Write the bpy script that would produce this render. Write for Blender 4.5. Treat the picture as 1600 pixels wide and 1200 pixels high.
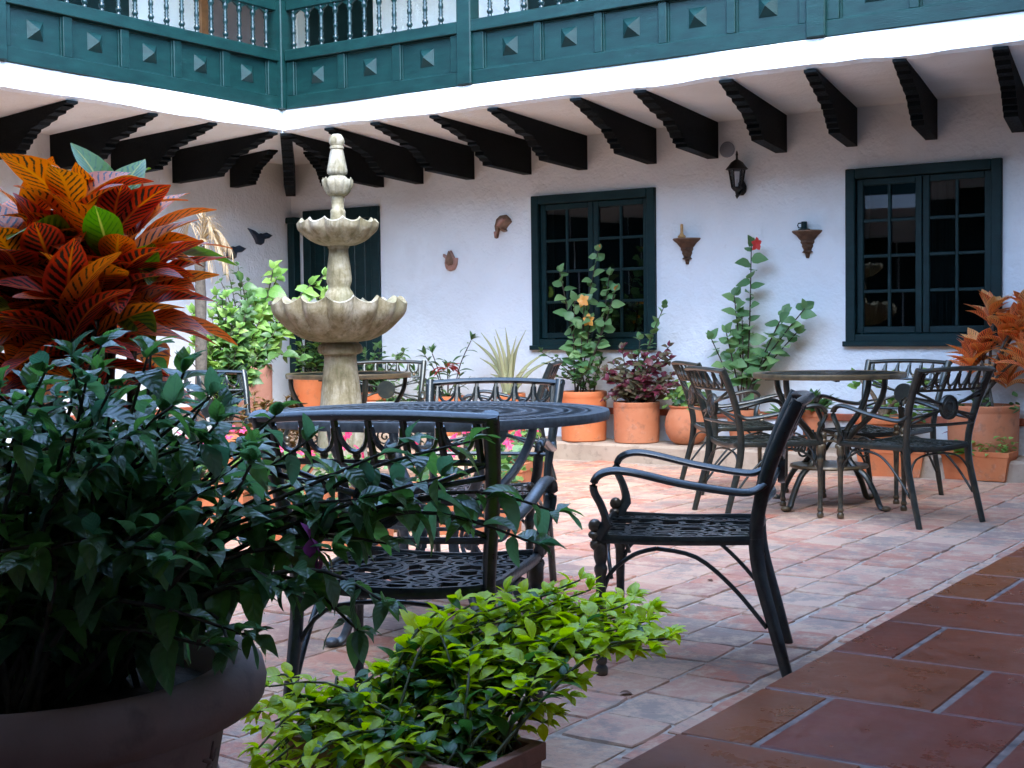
import bpy, math, random
import numpy as np
from mathutils import Vector, Matrix
random.seed(7); rng = np.random.default_rng(7)
R_ = math.radians
for o in list(bpy.data.objects): bpy.data.objects.remove(o, do_unlink=True)
sc = bpy.context.scene
COL = sc.collection

# ------------------------------------------------------------------ camera
H = 1.10; F = 2150.0; YAW, PITCH, ROLL = .597, -.0415, .012
_f = np.array([-math.sin(YAW)*math.cos(PITCH), math.cos(YAW)*math.cos(PITCH), math.sin(PITCH)])
_r = np.array([math.cos(YAW), math.sin(YAW), 0.]); _d = np.cross(_f, _r)
_c, _s = math.cos(ROLL), math.sin(ROLL)
CR = np.array([_c*_r+_s*_d, -_s*_r+_c*_d, _f]); CAMP = np.array([0, 0, H])
cam_d = bpy.data.cameras.new('camera'); cam = bpy.data.objects.new('camera', cam_d); COL.objects.link(cam)
cam_d.sensor_width = 36; cam_d.lens = F/1600*36; cam_d.clip_start = .05; cam_d.clip_end = 500
m = Matrix.Identity(4)
for i in range(3):
    m[i][0] = CR[0][i]; m[i][1] = -CR[1][i]; m[i][2] = -CR[2][i]; m[i][3] = CAMP[i]
cam.matrix_world = m
sc.camera = cam
# ------------------------------------------------------------------ sky, sun, exposure
SUN_EL, SUN_AZ = R_(50), R_(132)          # azimuth measured from +Y towards +X
w = bpy.data.worlds.new('World'); sc.world = w; w.use_nodes = True
nt = w.node_tree; nt.nodes.clear()
sky = nt.nodes.new('ShaderNodeTexSky'); sky.sky_type = 'NISHITA'; sky.sun_disc = False
sky.sun_elevation = SUN_EL; sky.sun_rotation = SUN_AZ; sky.air_density = 1.0; sky.dust_density = .4; sky.ozone_density = 1.0
bg = nt.nodes.new('ShaderNodeBackground'); bg.inputs[1].default_value = .15
wo = nt.nodes.new('ShaderNodeOutputWorld')
nt.links.new(sky.outputs[0], bg.inputs[0]); nt.links.new(bg.outputs[0], wo.inputs[0])
sl = bpy.data.lights.new('sun', 'SUN'); sl.energy = .55; sl.angle = R_(40); sl.color = (1, .98, .95)
so = bpy.data.objects.new('sun', sl); COL.objects.link(so)
sdir = Vector((math.cos(SUN_EL)*math.sin(SUN_AZ), math.cos(SUN_EL)*math.cos(SUN_AZ), math.sin(SUN_EL)))
so.rotation_euler = sdir.to_track_quat('Z', 'Y').to_euler(); so.location = (-4, 5, 12)
vs = sc.view_settings; vs.view_transform = 'Standard'; vs.look = 'None'; vs.gamma = 1; vs.use_curve_mapping = False
vs.exposure = 3.75
sc.render.engine = 'CYCLES'
sc.cycles.max_bounces = 5; sc.cycles.diffuse_bounces = 3; sc.cycles.glossy_bounces = 2; sc.cycles.transmission_bounces = 2; sc.cycles.transparent_max_bounces = 8
sc.cycles.caustics_reflective = False; sc.cycles.caustics_refractive = False

# ------------------------------------------------------------------ helpers
def ray(x, y): return CR.T @ np.array([(x-800)/F, (y-600)/F, 1.])
def at(x, y, d): return Vector(CAMP + ray(x, y)*d)                    # point at depth d along the view axis
def G(x, y, z=0.): d = ray(x, y); return Vector(CAMP + d*(z-H)/d[2])
def onY(x, y, Y): d = ray(x, y); return Vector(CAMP + d*Y/d[1])
def onX(x, y, X): d = ray(x, y); return Vector(CAMP + d*X/d[0])
def depth(p): return float((np.array(p)-CAMP) @ CR[2])
def U(a, b): return random.uniform(a, b)

def tag(o, label=None, cat=None, group=None, kind=None):
    if label: o['label'] = label
    if cat: o['category'] = cat
    if group: o['group'] = group
    if kind: o['kind'] = kind
    return o
def thing(name, loc, label, cat, rz=0, group=None, scale=1):
    o = bpy.data.objects.new(name, None); COL.objects.link(o)
    o.location = loc; o.rotation_euler = (0, 0, rz); o.scale = (scale,)*3; o.empty_display_size = .1
    return tag(o, label, cat, group)
def obj(name, me, parent=None, mw=None):
    o = bpy.data.objects.new(name, me); COL.objects.link(o)
    if parent: o.parent = parent
    if mw is not None: o.matrix_local = mw
    return o
def copy_tree(o, parent=None):
    c = o.copy(); COL.objects.link(c); c.parent = parent
    for ch in list(o.children): copy_tree(ch, c)
    return c

class MB:
    def __init__(s): s.v = []; s.f = []; s.uv = None
    def add(s, v, f):
        n = len(s.v); s.v += [tuple(p) for p in v]; s.f += [tuple(i+n for i in q) for q in f]; return s
    def box(s, x0, x1, y0, y1, z0, z1):
        v = [(x, y, z) for z in (z0, z1) for y in (y0, y1) for x in (x0, x1)]
        return s.add(v, [(0, 2, 3, 1), (4, 5, 7, 6), (0, 1, 5, 4), (2, 6, 7, 3), (0, 4, 6, 2), (1, 3, 7, 5)])
    def cbox(s, x0, x1, y0, y1, z0, z1, b=.006):
        # box with chamfered edges
        xs, ys, zs = (x0, x1), (y0, y1), (z0, z1); v = []; idx = {}
        for i in (0, 1):
            for j in (0, 1):
                for k in (0, 1):
                    sx, sy, sz = (1-2*i)*b, (1-2*j)*b, (1-2*k)*b
                    for a, p in enumerate(((xs[i], ys[j]+sy, zs[k]+sz), (xs[i]+sx, ys[j], zs[k]+sz), (xs[i]+sx, ys[j]+sy, zs[k]))):
                        idx[i, j, k, a] = len(v); v.append(p)
        I = lambda *q: idx[q]; f = []
        for i in (0, 1):
            q = [I(i, 0, 0, 0), I(i, 1, 0, 0), I(i, 1, 1, 0), I(i, 0, 1, 0)]; f.append(q if i else q[::-1])
            q = [I(0, i, 0, 1), I(1, i, 0, 1), I(1, i, 1, 1), I(0, i, 1, 1)]; f.append(q[::-1] if i else q)
            q = [I(0, 0, i, 2), I(1, 0, i, 2), I(1, 1, i, 2), I(0, 1, i, 2)]; f.append(q if i else q[::-1])
        for j in (0, 1):
            for k in (0, 1):
                f.append([I(0, j, k, 1), I(1, j, k, 1), I(1, j, k, 2), I(0, j, k, 2)])
                f.append([I(j, 0, k, 0), I(j, 1, k, 0), I(j, 1, k, 2), I(j, 0, k, 2)])
                f.append([I(j, k, 0, 0), I(j, k, 1, 0), I(j, k, 1, 1), I(j, k, 0, 1)])
                for i in (0, 1): f.append([I(i, j, k, 0), I(i, j, k, 1), I(i, j, k, 2)])
        return s.add(v, f)
    def prism(s, poly, thick, M=None):
        # poly in local XY, extruded along +Z by thick, then transformed by M
        n = len(poly); v = [Vector((p[0], p[1], 0)) for p in poly]+[Vector((p[0], p[1], thick)) for p in poly]
        if M is not None: v = [M @ p for p in v]
        f = [tuple(range(n))[::-1], tuple(range(n, 2*n))]+[(i, (i+1) % n, n+(i+1) % n, n+i) for i in range(n)]
        return s.add(v, f)
    def sweep(s, path, rw, rh=None, n=6, closed=False, up=(0, 0, 1), rect=False, caps=True):
        # elliptical / rectangular section swept along a path; rw, rh half sizes (number or list)
        P = [Vector(p) for p in path]; N = len(P); up = Vector(up)
        A = rw if isinstance(rw, (list, tuple)) else [rw]*N
        B = (rh if isinstance(rh, (list, tuple)) else [rh]*N) if rh is not None else A
        if rect: prof = [(-1, -1), (1, -1), (1, 1), (-1, 1)]; n = 4
        else: prof = [(math.cos(2*math.pi*i/n), math.sin(2*math.pi*i/n)) for i in range(n)]
        v = []; prev = None
        for i in range(N):
            if closed: t = P[(i+1) % N]-P[i-1]
            else: t = P[min(i+1, N-1)]-P[max(i-1, 0)]
            t.normalize(); side = t.cross(up)
            if side.length < .15: side = prev.copy() if prev is not None else t.cross(Vector((0, 1, .1)))
            side -= t*side.dot(t); side.normalize(); prev = side; nn = side.cross(t)
            for a, b in prof: v.append(P[i]+side*(a*A[i])+nn*(b*B[i]))
        f = []
        for i in range(N if closed else N-1):
            j = (i+1) % N
            for k in range(n):
                l = (k+1) % n; f.append((i*n+k, i*n+l, j*n+l, j*n+k))
        if caps and not closed: f.append(tuple(range(n))[::-1]); f.append(tuple((N-1)*n+k for k in range(n)))
        return s.add(v, f)
    def lathe(s, prof, n=24, c=(0, 0, 0), scal=None, capb=True, capt=True):
        # prof: list of (r, z); scal(angle, index)-> (dr, dz)
        v = []
        for i, (r, z) in enumerate(prof):
            for k in range(n):
                a = 2*math.pi*k/n; dr, dz = scal(a, i) if scal else (0, 0)
                v.append((c[0]+(r+dr)*math.cos(a), c[1]+(r+dr)*math.sin(a), c[2]+z+dz))
        f = []
        for i in range(len(prof)-1):
            for k in range(n):
                l = (k+1) % n; f.append((i*n+k, i*n+l, (i+1)*n+l, (i+1)*n+k))
        if capb: f.append(tuple(range(n))[::-1])
        if capt: f.append(tuple((len(prof)-1)*n+k for k in range(n)))
        return s.add(v, f)
    def ball(s, c, r, n=8, sq=(1, 1, 1)):
        pr = [(math.sin(math.pi*i/6)*r*(1 if 0 < i < 6 else .02/.99), -math.cos(math.pi*i/6)*r) for i in range(7)]
        t = MB().lathe(pr, n); return s.add([(c[0]+x*sq[0], c[1]+y*sq[1], c[2]+z*sq[2]) for x, y, z in t.v], t.f)
    def mesh(s, name, mat=None, smooth=False, off=None):
        me = bpy.data.meshes.new(name)
        v = s.v if off is None else [(p[0]-off[0], p[1]-off[1], p[2]-off[2]) for p in s.v]
        me.from_pydata([tuple(p) for p in v], [], s.f); me.update()
        if mat: me.materials.append(mat)
        if smooth:
            me.polygons.foreach_set('use_smooth', [True]*len(me.polygons))
            if smooth is not True: 
                try: me.set_sharp_from_angle(angle=R_(smooth))
                except Exception: pass
        return me
    def build(s, name, mat, parent=None, smooth=False, world=False):
        off = None
        if world and parent:
            off = Vector((0, 0, 0)); p = parent
            while p: off += p.location; p = p.parent
        return obj(name, s.mesh(name, mat, smooth, off), parent)

# ------------------------------------------------------------------ materials
def mat(name): 
    m = bpy.data.materials.new(name); m.use_nodes = True; return m, m.node_tree, m.node_tree.nodes['Principled BSDF']
def N(nt, t, **kw):
    n = nt.nodes.new(t)
    for k, v in kw.items(): setattr(n, k, v)
    return n
def noise(nt, scale, detail=4, rough=.55, coord='Object', vec=None):
    n = N(nt, 'ShaderNodeTexNoise'); n.inputs['Scale'].default_value = scale; n.inputs['Detail'].default_value = detail; n.inputs['Roughness'].default_value = rough
    if vec is None:
        tc = N(nt, 'ShaderNodeTexCoord'); vec = tc.outputs[coord]
    nt.links.new(vec, n.inputs['Vector']); return n
def ramp(nt, fac, stops):
    r = N(nt, 'ShaderNodeValToRGB'); e = r.color_ramp.elements
    while len(e) < len(stops): e.new(.5)
    for q, (p, c) in zip(e, stops): q.position = p; q.color = (*c, 1) if len(c) == 3 else c
    nt.links.new(fac, r.inputs[0]); return r
def mixc(nt, fac, a, b, mode='MIX'):
    n = N(nt, 'ShaderNodeMix', data_type='RGBA', blend_type=mode)
    for s, v in ((0, fac), (6, a), (7, b)):
        if hasattr(v, 'links') or hasattr(v, 'is_linked'): nt.links.new(v, n.inputs[s])
        else: n.inputs[s].default_value = v if isinstance(v, (int, float)) else (*v, 1)
    return n.outputs[2]
def bump(nt, b, h, strength=.3, dist=.01):
    n = N(nt, 'ShaderNodeBump'); n.inputs['Strength'].default_value = strength; n.inputs['Distance'].default_value = dist
    nt.links.new(h, n.inputs['Height']); nt.links.new(n.outputs[0], b.inputs['Normal']); return n
def geo_pos(nt): return N(nt, 'ShaderNodeNewGeometry').outputs['Position']

def m_plaster():
    m, t, b = mat('white_plaster'); p = geo_pos(t)
    n1 = noise(t, 1.3, 2, .6, vec=p); n2 = noise(t, 9, 4, .6, vec=p); n3 = noise(t, 45, 1, .5, vec=p)
    r = ramp(t, n1.outputs[0], [(.3, (.735, .77, .77)), (.6, (.79, .83, .835))])
    n5 = noise(t, .55, 5, .75, vec=p); r5 = ramp(t, n5.outputs[0], [(.54, (0, 0, 0)), (.7, (.35, .35, .35))]); cc = mixc(t, r5.outputs[0], r.outputs[0], (.55, .53, .5))
    n6 = noise(t, 5.5, 5, .8, vec=p); r6 = ramp(t, n6.outputs[0], [(.66, (0, 0, 0)), (.74, (.3, .3, .3))]); cc = mixc(t, r6.outputs[0], cc, (.5, .46, .42))
    t.links.new(cc, b.inputs['Base Color']); b.inputs['Roughness'].default_value = .9
    a = N(t, 'ShaderNodeMath', operation='ADD'); t.links.new(n2.outputs[0], a.inputs[0])
    s = N(t, 'ShaderNodeMath', operation='MULTIPLY'); s.inputs[1].default_value = .25; t.links.new(n3.outputs[0], s.inputs[0]); t.links.new(s.outputs[0], a.inputs[1])
    bump(t, b, a.outputs[0], .55, .03); return m
def m_paint(name, c1, c2, rough=.4, scale=6, stretch=(1, 1, 1), bs=.15, spec=.5, worn=None):
    m, t, b = mat(name); b.inputs['Specular IOR Level'].default_value = spec; mp = N(t, 'ShaderNodeMapping'); mp.inputs['Scale'].default_value = stretch
    t.links.new(geo_pos(t), mp.inputs['Vector'])
    n1 = noise(t, scale, 6, .65, vec=mp.outputs[0]); n2 = noise(t, scale*9, 3, .6, vec=mp.outputs[0])
    r = ramp(t, n1.outputs[0], [(.35, c1), (.7, c2)])
    col = r.outputs[0]
    if worn:
        n7 = noise(t, 3.1, 6, .8, vec=mp.outputs[0]); r7 = ramp(t, n7.outputs[0], [(.60, (0, 0, 0)), (.72, (.55, .55, .55))]); col = mixc(t, r7.outputs[0], col, worn)
    t.links.new(col, b.inputs['Base Color'])
    rr = ramp(t, n2.outputs[0], [(.3, (rough*.8,)*3), (.7, (min(1, rough*1.3),)*3)]); t.links.new(rr.outputs[0], b.inputs['Roughness'])
    bump(t, b, n2.outputs[0], bs, .004); return m
def m_terra(name, c=(.47, .145, .055), c2=(.53, .21, .10), dirt=(.25, .11, .06)):
    m, t, b = mat(name); n1 = noise(t, 4, 6, .65); n2 = noise(t, 14, 5, .6); n3 = noise(t, 120, 3, .6)
    info = N(t, 'ShaderNodeObjectInfo')
    r = ramp(t, n1.outputs[0], [(.32, c), (.68, c2)]); r2 = ramp(t, n2.outputs[0], [(.55, (0, 0, 0)), (.78, (1, 1, 1))])
    cc = mixc(t, r2.outputs[0], r.outputs[0], dirt)
    n4 = noise(t, 6.5, 5, .7); r4 = ramp(t, n4.outputs[0], [(.6, (0, 0, 0)), (.75, (.3, .3, .3))])
    cc = mixc(t, r4.outputs[0], cc, (.55, .45, .37))
    t.links.new(cc, b.inputs['Base Color']); b.inputs['Roughness'].default_value = .75
    bump(t, b, n3.outputs[0], .2, .004); return m
def m_brick():
    m, t, b = mat('clay_paver'); p = geo_pos(t); info = N(t, 'ShaderNodeObjectInfo'); at_ = N(t, 'ShaderNodeAttribute'); at_.attribute_name = 'rnd'
    a = N(t, 'ShaderNodeMath', operation='ADD'); t.links.new(info.outputs['Random'], a.inputs[0]); t.links.new(at_.outputs['Fac'], a.inputs[1])
    fr = N(t, 'ShaderNodeMath', operation='FRACT'); t.links.new(a.outputs[0], fr.inputs[0])
    base = ramp(t, fr.outputs[0], [(0, (.50, .185, .11)), (.2, (.54, .26, .175)), (.4, (.60, .37, .25)), (.55, (.50, .22, .145)), (.7, (.33, .215, .165)), (.85, (.55, .32, .205)), (1, (.48, .165, .10))])
    n1 = noise(t, 8, 5, .78, vec=p); r1 = ramp(t, n1.outputs[0], [(.46, (0, 0, 0)), (.6, (.8, .8, .8))])
    c = mixc(t, r1.outputs[0], base.outputs[0], (.60, .40, .26))
    n2 = noise(t, 3.6, 6, .8, vec=p); r2 = ramp(t, n2.outputs[0], [(.5, (0, 0, 0)), (.6, (.7, .7, .7))])
    c = mixc(t, r2.outputs[0], c, (.27, .21, .17))
    n3 = noise(t, 60, 4, .7, vec=p); r3 = ramp(t, n3.outputs[0], [(.62, (0, 0, 0)), (.72, (.6, .6, .6))])
    c = mixc(t, r3.outputs[0], c, (.2, .15, .12))
    t.links.new(c, b.inputs['Base Color']); b.inputs['Roughness'].default_value = .82
    n4 = noise(t, 25, 6, .7, vec=p); bump(t, b, n4.outputs[0], .5, .012); return m
def m_tile():
    m, t, b = mat('glazed_red_tile'); p = geo_pos(t); info = N(t, 'ShaderNodeObjectInfo')
    base = ramp(t, info.outputs['Random'], [(0, (.19, .036, .014)), (.4, (.225, .062, .013)), (.75, (.17, .026, .016)), (1, (.235, .07, .015))])
    n1 = noise(t, 3, 5, .6, vec=p); r1 = ramp(t, n1.outputs[0], [(.32, (.8, .8, .8)), (.7, (1.15, 1.12, 1.1))])
    c = mixc(t, 1.0, base.outputs[0], r1.outputs[0], 'MULTIPLY')
    n2 = noise(t, 90, 3, .6, vec=p); r2 = ramp(t, n2.outputs[0], [(.68, (0, 0, 0)), (.8, (.12, .12, .12))]); c = mixc(t, r2.outputs[0], c, (.34, .2, .15))
    t.links.new(c, b.inputs['Base Color'])
    n3 = noise(t, 7, 5, .7, vec=p); r3 = ramp(t, n3.outputs[0], [(.3, (.2,)*3), (.7, (.48,)*3)]); t.links.new(r3.outputs[0], b.inputs['Roughness']); b.inputs['Specular IOR Level'].default_value = .35
    n5 = noise(t, 12, 4, .6, vec=p); bump(t, b, n5.outputs[0], .06, .006); return m
def metal_wear(t, b, col, nz, c):
    g = N(t, 'ShaderNodeNewGeometry'); a = N(t, 'ShaderNodeMath', operation='MULTIPLY_ADD'); t.links.new(nz, a.inputs[0]); a.inputs[1].default_value = .12; t.links.new(g.outputs['Pointiness'], a.inputs[2])
    mr = N(t, 'ShaderNodeMapRange'); mr.inputs[1].default_value = .585; mr.inputs[2].default_value = .66; mr.inputs[4].default_value = .8; t.links.new(a.outputs[0], mr.inputs[0])
    t.links.new(mixc(t, mr.outputs[0], col, c), b.inputs['Base Color'])
def m_metal():
    m, t, b = mat('dark_cast_metal'); n1 = noise(t, 18, 5, .65); n2 = noise(t, 90, 4, .6)
    r = ramp(t, n1.outputs[0], [(.35, (.010, .016, .018)), (.6, (.026, .036, .036)), (.78, (.055, .047, .03))])
    t.links.new(r.outputs[0], b.inputs['Base Color']); b.inputs['Metallic'].default_value = .35
    rr = ramp(t, n2.outputs[0], [(.3, (.26,)*3), (.7, (.46,)*3)]); t.links.new(rr.outputs[0], b.inputs['Roughness'])
    b.inputs['Coat Weight'].default_value = .5; b.inputs['Coat Roughness'].default_value = .18
    metal_wear(t, b, r.outputs[0], n1.outputs[0], (.10, .075, .045))
    bump(t, b, n2.outputs[0], .15, .003); return m
def m_metal_pale():  # paler far-set copy: stronger light put into the colour, besides bronze wear
    m, t, b = mat('worn_lit_cast_metal'); n1 = noise(t, 14, 5, .65); n2 = noise(t, 90, 4, .6)
    r = ramp(t, n1.outputs[0], [(.3, (.012, .018, .017)), (.55, (.03, .034, .026)), (.75, (.075, .058, .03))])
    t.links.new(r.outputs[0], b.inputs['Base Color']); b.inputs['Metallic'].default_value = .4; b.inputs['Roughness'].default_value = .4
    b.inputs['Coat Weight'].default_value = .35; b.inputs['Coat Roughness'].default_value = .25
    metal_wear(t, b, r.outputs[0], n1.outputs[0], (.20, .14, .07))
    bump(t, b, n2.outputs[0], .15, .003); return m
def m_stone():
    m, t, b = mat('weathered_stone'); p = geo_pos(t); n1 = noise(t, 7, 6, .7, vec=p); n2 = noise(t, 45, 5, .7, vec=p)
    r = ramp(t, n1.outputs[0], [(.3, (.12, .105, .06)), (.45, (.25, .22, .135)), (.6, (.37, .345, .265)), (.8, (.47, .455, .41))])
    r2 = ramp(t, n2.outputs[0], [(.6, (0, 0, 0)), (.75, (.7, .7, .7))]); c = mixc(t, r2.outputs[0], r.outputs[0], (.16, .14, .09))
    mp = N(t, 'ShaderNodeMapping'); mp.inputs['Scale'].default_value = (1, 1, .16); t.links.new(p, mp.inputs['Vector']); n3 = noise(t, 26, 5, .7, vec=mp.outputs[0])
    r3 = ramp(t, n3.outputs[0], [(.48, (0, 0, 0)), (.66, (.75, .75, .75))]); c = mixc(t, r3.outputs[0], c, (.10, .085, .04))
    n4 = noise(t, 3.2, 5, .65, vec=p); r4 = ramp(t, n4.outputs[0], [(.52, (0, 0, 0)), (.68, (.55, .55, .55))]); c = mixc(t, r4.outputs[0], c, (.15, .15, .075))
    t.links.new(c, b.inputs['Base Color']); b.inputs['Roughness'].default_value = .92
    bump(t, b, n2.outputs[0], .5, .006); return m
def m_plain(name, c, rough=.6, metal=0, bs=.1, var=.25, scale=20):
    m, t, b = mat(name); n1 = noise(t, scale, 5, .6)
    lo = tuple(x*(1-var) for x in c); hi = tuple(min(1, x*(1+var)) for x in c)
    r = ramp(t, n1.outputs[0], [(.3, lo), (.7, hi)]); t.links.new(r.outputs[0], b.inputs['Base Color'])
    b.inputs['Roughness'].default_value = rough; b.inputs['Metallic'].default_value = metal
    bump(t, b, n1.outputs[0], bs, .004); return m
def m_glass(tint=(.35, .4, .38, 1)):
    m, t, b = mat('window_glass'); t.nodes.remove(b); out = t.nodes['Material Output']
    tr = N(t, 'ShaderNodeBsdfTransparent'); tr.inputs[0].default_value = tint
    gl = N(t, 'ShaderNodeBsdfGlossy'); gl.inputs['Roughness'].default_value = .015; gl.inputs[0].default_value = (.95, .97, 1, 1)
    fr = N(t, 'ShaderNodeFresnel'); fr.inputs[0].default_value = 1.6; mx = N(t, 'ShaderNodeMixShader')
    n1 = noise(t, 2.2, 2, .5, vec=geo_pos(t)); bp = N(t, 'ShaderNodeBump'); bp.inputs['Strength'].default_value = .0; bp.inputs['Distance'].default_value = .02
    t.links.new(n1.outputs[0], bp.inputs['Height']); t.links.new(bp.outputs[0], gl.inputs['Normal'])
    t.links.new(fr.outputs[0], mx.inputs[0]); t.links.new(tr.outputs[0], mx.inputs[1]); t.links.new(gl.outputs[0], mx.inputs[2]); t.links.new(mx.outputs[0], out.inputs[0]); return m
def leaf_mat(name, c1, c2, back=None, rough=.35, trans=.3, vein=None, croton=False, two=None, blotch=None, spec=.5, vb=.1):
    m, t, b = mat(name); out = t.nodes['Material Output']
    info = N(t, 'ShaderNodeObjectInfo'); at_ = N(t, 'ShaderNodeAttribute'); at_.attribute_name = 'rnd'
    a = N(t, 'ShaderNodeMath', operation='ADD'); t.links.new(info.outputs['Random'], a.inputs[0]); t.links.new(at_.outputs['Fac'], a.inputs[1])
    fr = N(t, 'ShaderNodeMath', operation='FRACT'); t.links.new(a.outputs[0], fr.inputs[0])
    st = [(0, c1), (1, c2)] if two is None else [(0, c1), (.45, c2), (.6, two), (1, two)]
    base = ramp(t, fr.outputs[0], st).outputs[0]
    uv = N(t, 'ShaderNodeUVMap'); sx = N(t, 'ShaderNodeSeparateXYZ'); t.links.new(uv.outputs[0], sx.inputs[0])
    ab = N(t, 'ShaderNodeMath', operation='ABSOLUTE'); t.links.new(sx.outputs[0], ab.inputs[0])
    # side veins: repeat along v, slanting towards the tip with |u|
    k = N(t, 'ShaderNodeMath', operation='MULTIPLY_ADD'); t.links.new(ab.outputs[0], k.inputs[0]); k.inputs[1].default_value = -.22; t.links.new(sx.outputs[1], k.inputs[2])
    sn = N(t, 'ShaderNodeMath', operation='MULTIPLY'); t.links.new(k.outputs[0], sn.inputs[0]); sn.inputs[1].default_value = 70 if croton else 38
    sw = N(t, 'ShaderNodeMath', operation='SINE'); t.links.new(sn.outputs[0], sw.inputs[0])
    if croton:
        nz = noise(t, 9, 4, .6, coord='UV'); ad = N(t, 'ShaderNodeMath', operation='MULTIPLY_ADD'); t.links.new(nz.outputs[0], ad.inputs[0]); ad.inputs[1].default_value = 2.6; t.links.new(sw.outputs[0], ad.inputs[2])
        rd = N(t, 'ShaderNodeMath', operation='MULTIPLY_ADD'); t.links.new(fr.outputs[0], rd.inputs[0]); rd.inputs[1].default_value = .9; t.links.new(ad.outputs[0], rd.inputs[2])
        r = ramp(t, rd.outputs[0], [(.0, (0, 0, 0)), (1, (1, 1, 1))]); 
        mr = N(t, 'ShaderNodeMapRange'); mr.inputs[1].default_value = 2.0; mr.inputs[2].default_value = 2.3; t.links.new(rd.outputs[0], mr.inputs[0])
        # keep midrib and margin clean
        e1 = N(t, 'ShaderNodeMapRange'); e1.inputs[1].default_value = .06; e1.inputs[2].default_value = .14; t.links.new(ab.outputs[0], e1.inputs[0])
        e2 = N(t, 'ShaderNodeMapRange'); e2.inputs[1].default_value = .92; e2.inputs[2].default_value = .75; t.links.new(ab.outputs[0], e2.inputs[0])
        mm = N(t, 'ShaderNodeMath', operation='MULTIPLY'); t.links.new(mr.outputs[0], mm.inputs[0]); t.links.new(e1.outputs[0], mm.inputs[1])
        mm2 = N(t, 'ShaderNodeMath', operation='MULTIPLY'); t.links.new(mm.outputs[0], mm2.inputs[0]); t.links.new(e2.outputs[0], mm2.inputs[1])
        base = mixc(t, mm2.outputs[0], base, blotch)
        mv = N(t, 'ShaderNodeMapRange'); mv.inputs[1].default_value = .09; mv.inputs[2].default_value = .03; t.links.new(ab.outputs[0], mv.inputs[0])
        base = mixc(t, mv.outputs[0], base, vein)
    else:
        mv = N(t, 'ShaderNodeMapRange'); mv.inputs[1].default_value = .07; mv.inputs[2].default_value = .02; mv.inputs[4].default_value = .5; t.links.new(ab.outputs[0], mv.inputs[0])
        if vein: base = mixc(t, mv.outputs[0], base, vein)
        if blotch:
            nz = noise(t, 5, 4, .6, coord='UV'); rr = ramp(t, nz.outputs[0], [(.45, (0, 0, 0)), (.6, (1, 1, 1))]); base = mixc(t, rr.outputs[0], base, blotch)
    if back:
        g = N(t, 'ShaderNodeNewGeometry'); base = mixc(t, g.outputs['Backfacing'], base, back)
    t.links.new(base, b.inputs['Base Color']); b.inputs['Roughness'].default_value = rough; b.inputs['Specular IOR Level'].default_value = spec
    bump(t, b, sw.outputs[0], vb, .003)
    tl = N(t, 'ShaderNodeBsdfTranslucent'); 
    br = N(t, 'ShaderNodeHueSaturation'); br.inputs['Saturation'].default_value = 1.1; br.inputs['Value'].default_value = 2.0; t.links.new(base, br.inputs['Color']); t.links.new(br.outputs[0], tl.inputs[0])
    mx = N(t, 'ShaderNodeMixShader'); mx.inputs[0].default_value = trans
    t.links.new(b.outputs[0], mx.inputs[1]); t.links.new(tl.outputs[0], mx.inputs[2]); t.links.new(mx.outputs[0], out.inputs[0]); return m

PLASTER = m_plaster()
GREEN = m_paint('green_painted_timber', (.0015, .021, .0205), (.004, .037, .034), .42, 5, (1, 1, 4), .35, .3, (.024, .07, .072))
BALM = m_paint('dark_gloss_green', (.003, .017, .018), (.005, .026, .027), .22, 9)
GREEN_D = m_paint('dark_green_paint', (.001, .015, .0165), (.003, .025, .027), .5, 5, (1, 1, 3), .2, .25)
BEAM = m_paint('dark_beam_timber', (.0012, .0028, .0036), (.003, .0055, .0065), .65, 7, (1, 1, 5), .5, .1, (.016, .02, .022))
TERRA = m_terra('terracotta'); TERRA_O = m_terra('orange_terracotta', (.54, .13, .035), (.60, .20, .07), (.34, .12, .05))
TERRA_D = m_terra('rosy_terracotta', (.34, .155, .10), (.40, .20, .14), (.2, .1, .07))
TERRA_G = m_terra('dull_grey_clay', (.20, .125, .105), (.25, .165, .14), (.13, .085, .07))
BRICK = m_brick(); TILE = m_tile()
GROUT = m_plain('sandy_grout', (.44, .34, .26), .95, 0, .6, .35, 30)
GROUT2 = m_plain('pale_tile_grout', (.20, .145, .125), .9, 0, .6, .5, 18)
METAL = m_metal(); TABLEM = m_plain('sky_sheen_metal', (.11, .14, .165), .35, .3, .15, .4, 30); METALP = m_metal_pale(); STONE = m_stone(); GLASS = m_glass()  # table metal: the sky's reflection is put into its blue-grey base
SOIL = m_plain('potting_soil', (.03, .02, .013), 1, 0, 1, .5, 60)
WOOD = m_plain('brown_timber', (.25, .11, .04), .6, 0, .2, .3, 12)
BARK = m_plain('grey_bark', (.10, .085, .065), .9, 0, .6, .4, 50)
TWIG = m_plain('dark_twig', (.045, .035, .022), .8, 0, .4, .4, 60)
GSTEM = m_plain('green_stem', (.09, .10, .04), .6, 0, .2, .3, 50)
LEDGE = m_terra('worn_ledge_concrete', (.36, .27, .19), (.46, .36, .26), (.2, .15, .11))
REDTRIM = m_plain('red_tile_trim', (.4, .11, .055), .5, 0, .2, .2, 15)
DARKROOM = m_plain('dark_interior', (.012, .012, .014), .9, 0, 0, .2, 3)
CURTAIN = m_plain('grey_curtain', (.30, .33, .38), .9, 0, .1, .1, 8)
CLAY = m_plain('brown_clay', (.20, .11, .065), .75, 0, .3, .4, 25)
CLAYP = m_plain('rosy_clay', (.36, .19, .14), .75, 0, .2, .25, 20)
BLUEBLK = m_plain('blue_black_paint', (.018, .035, .06), .5, 0, .2, .4, 15)
IRON = m_plain('black_iron', (.012, .012, .013), .45, .5, .2, .3, 40)
CLEAR = m_glass((.92, .93, .95, 1)); CLEAR.name = 'lantern_glass'
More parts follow.
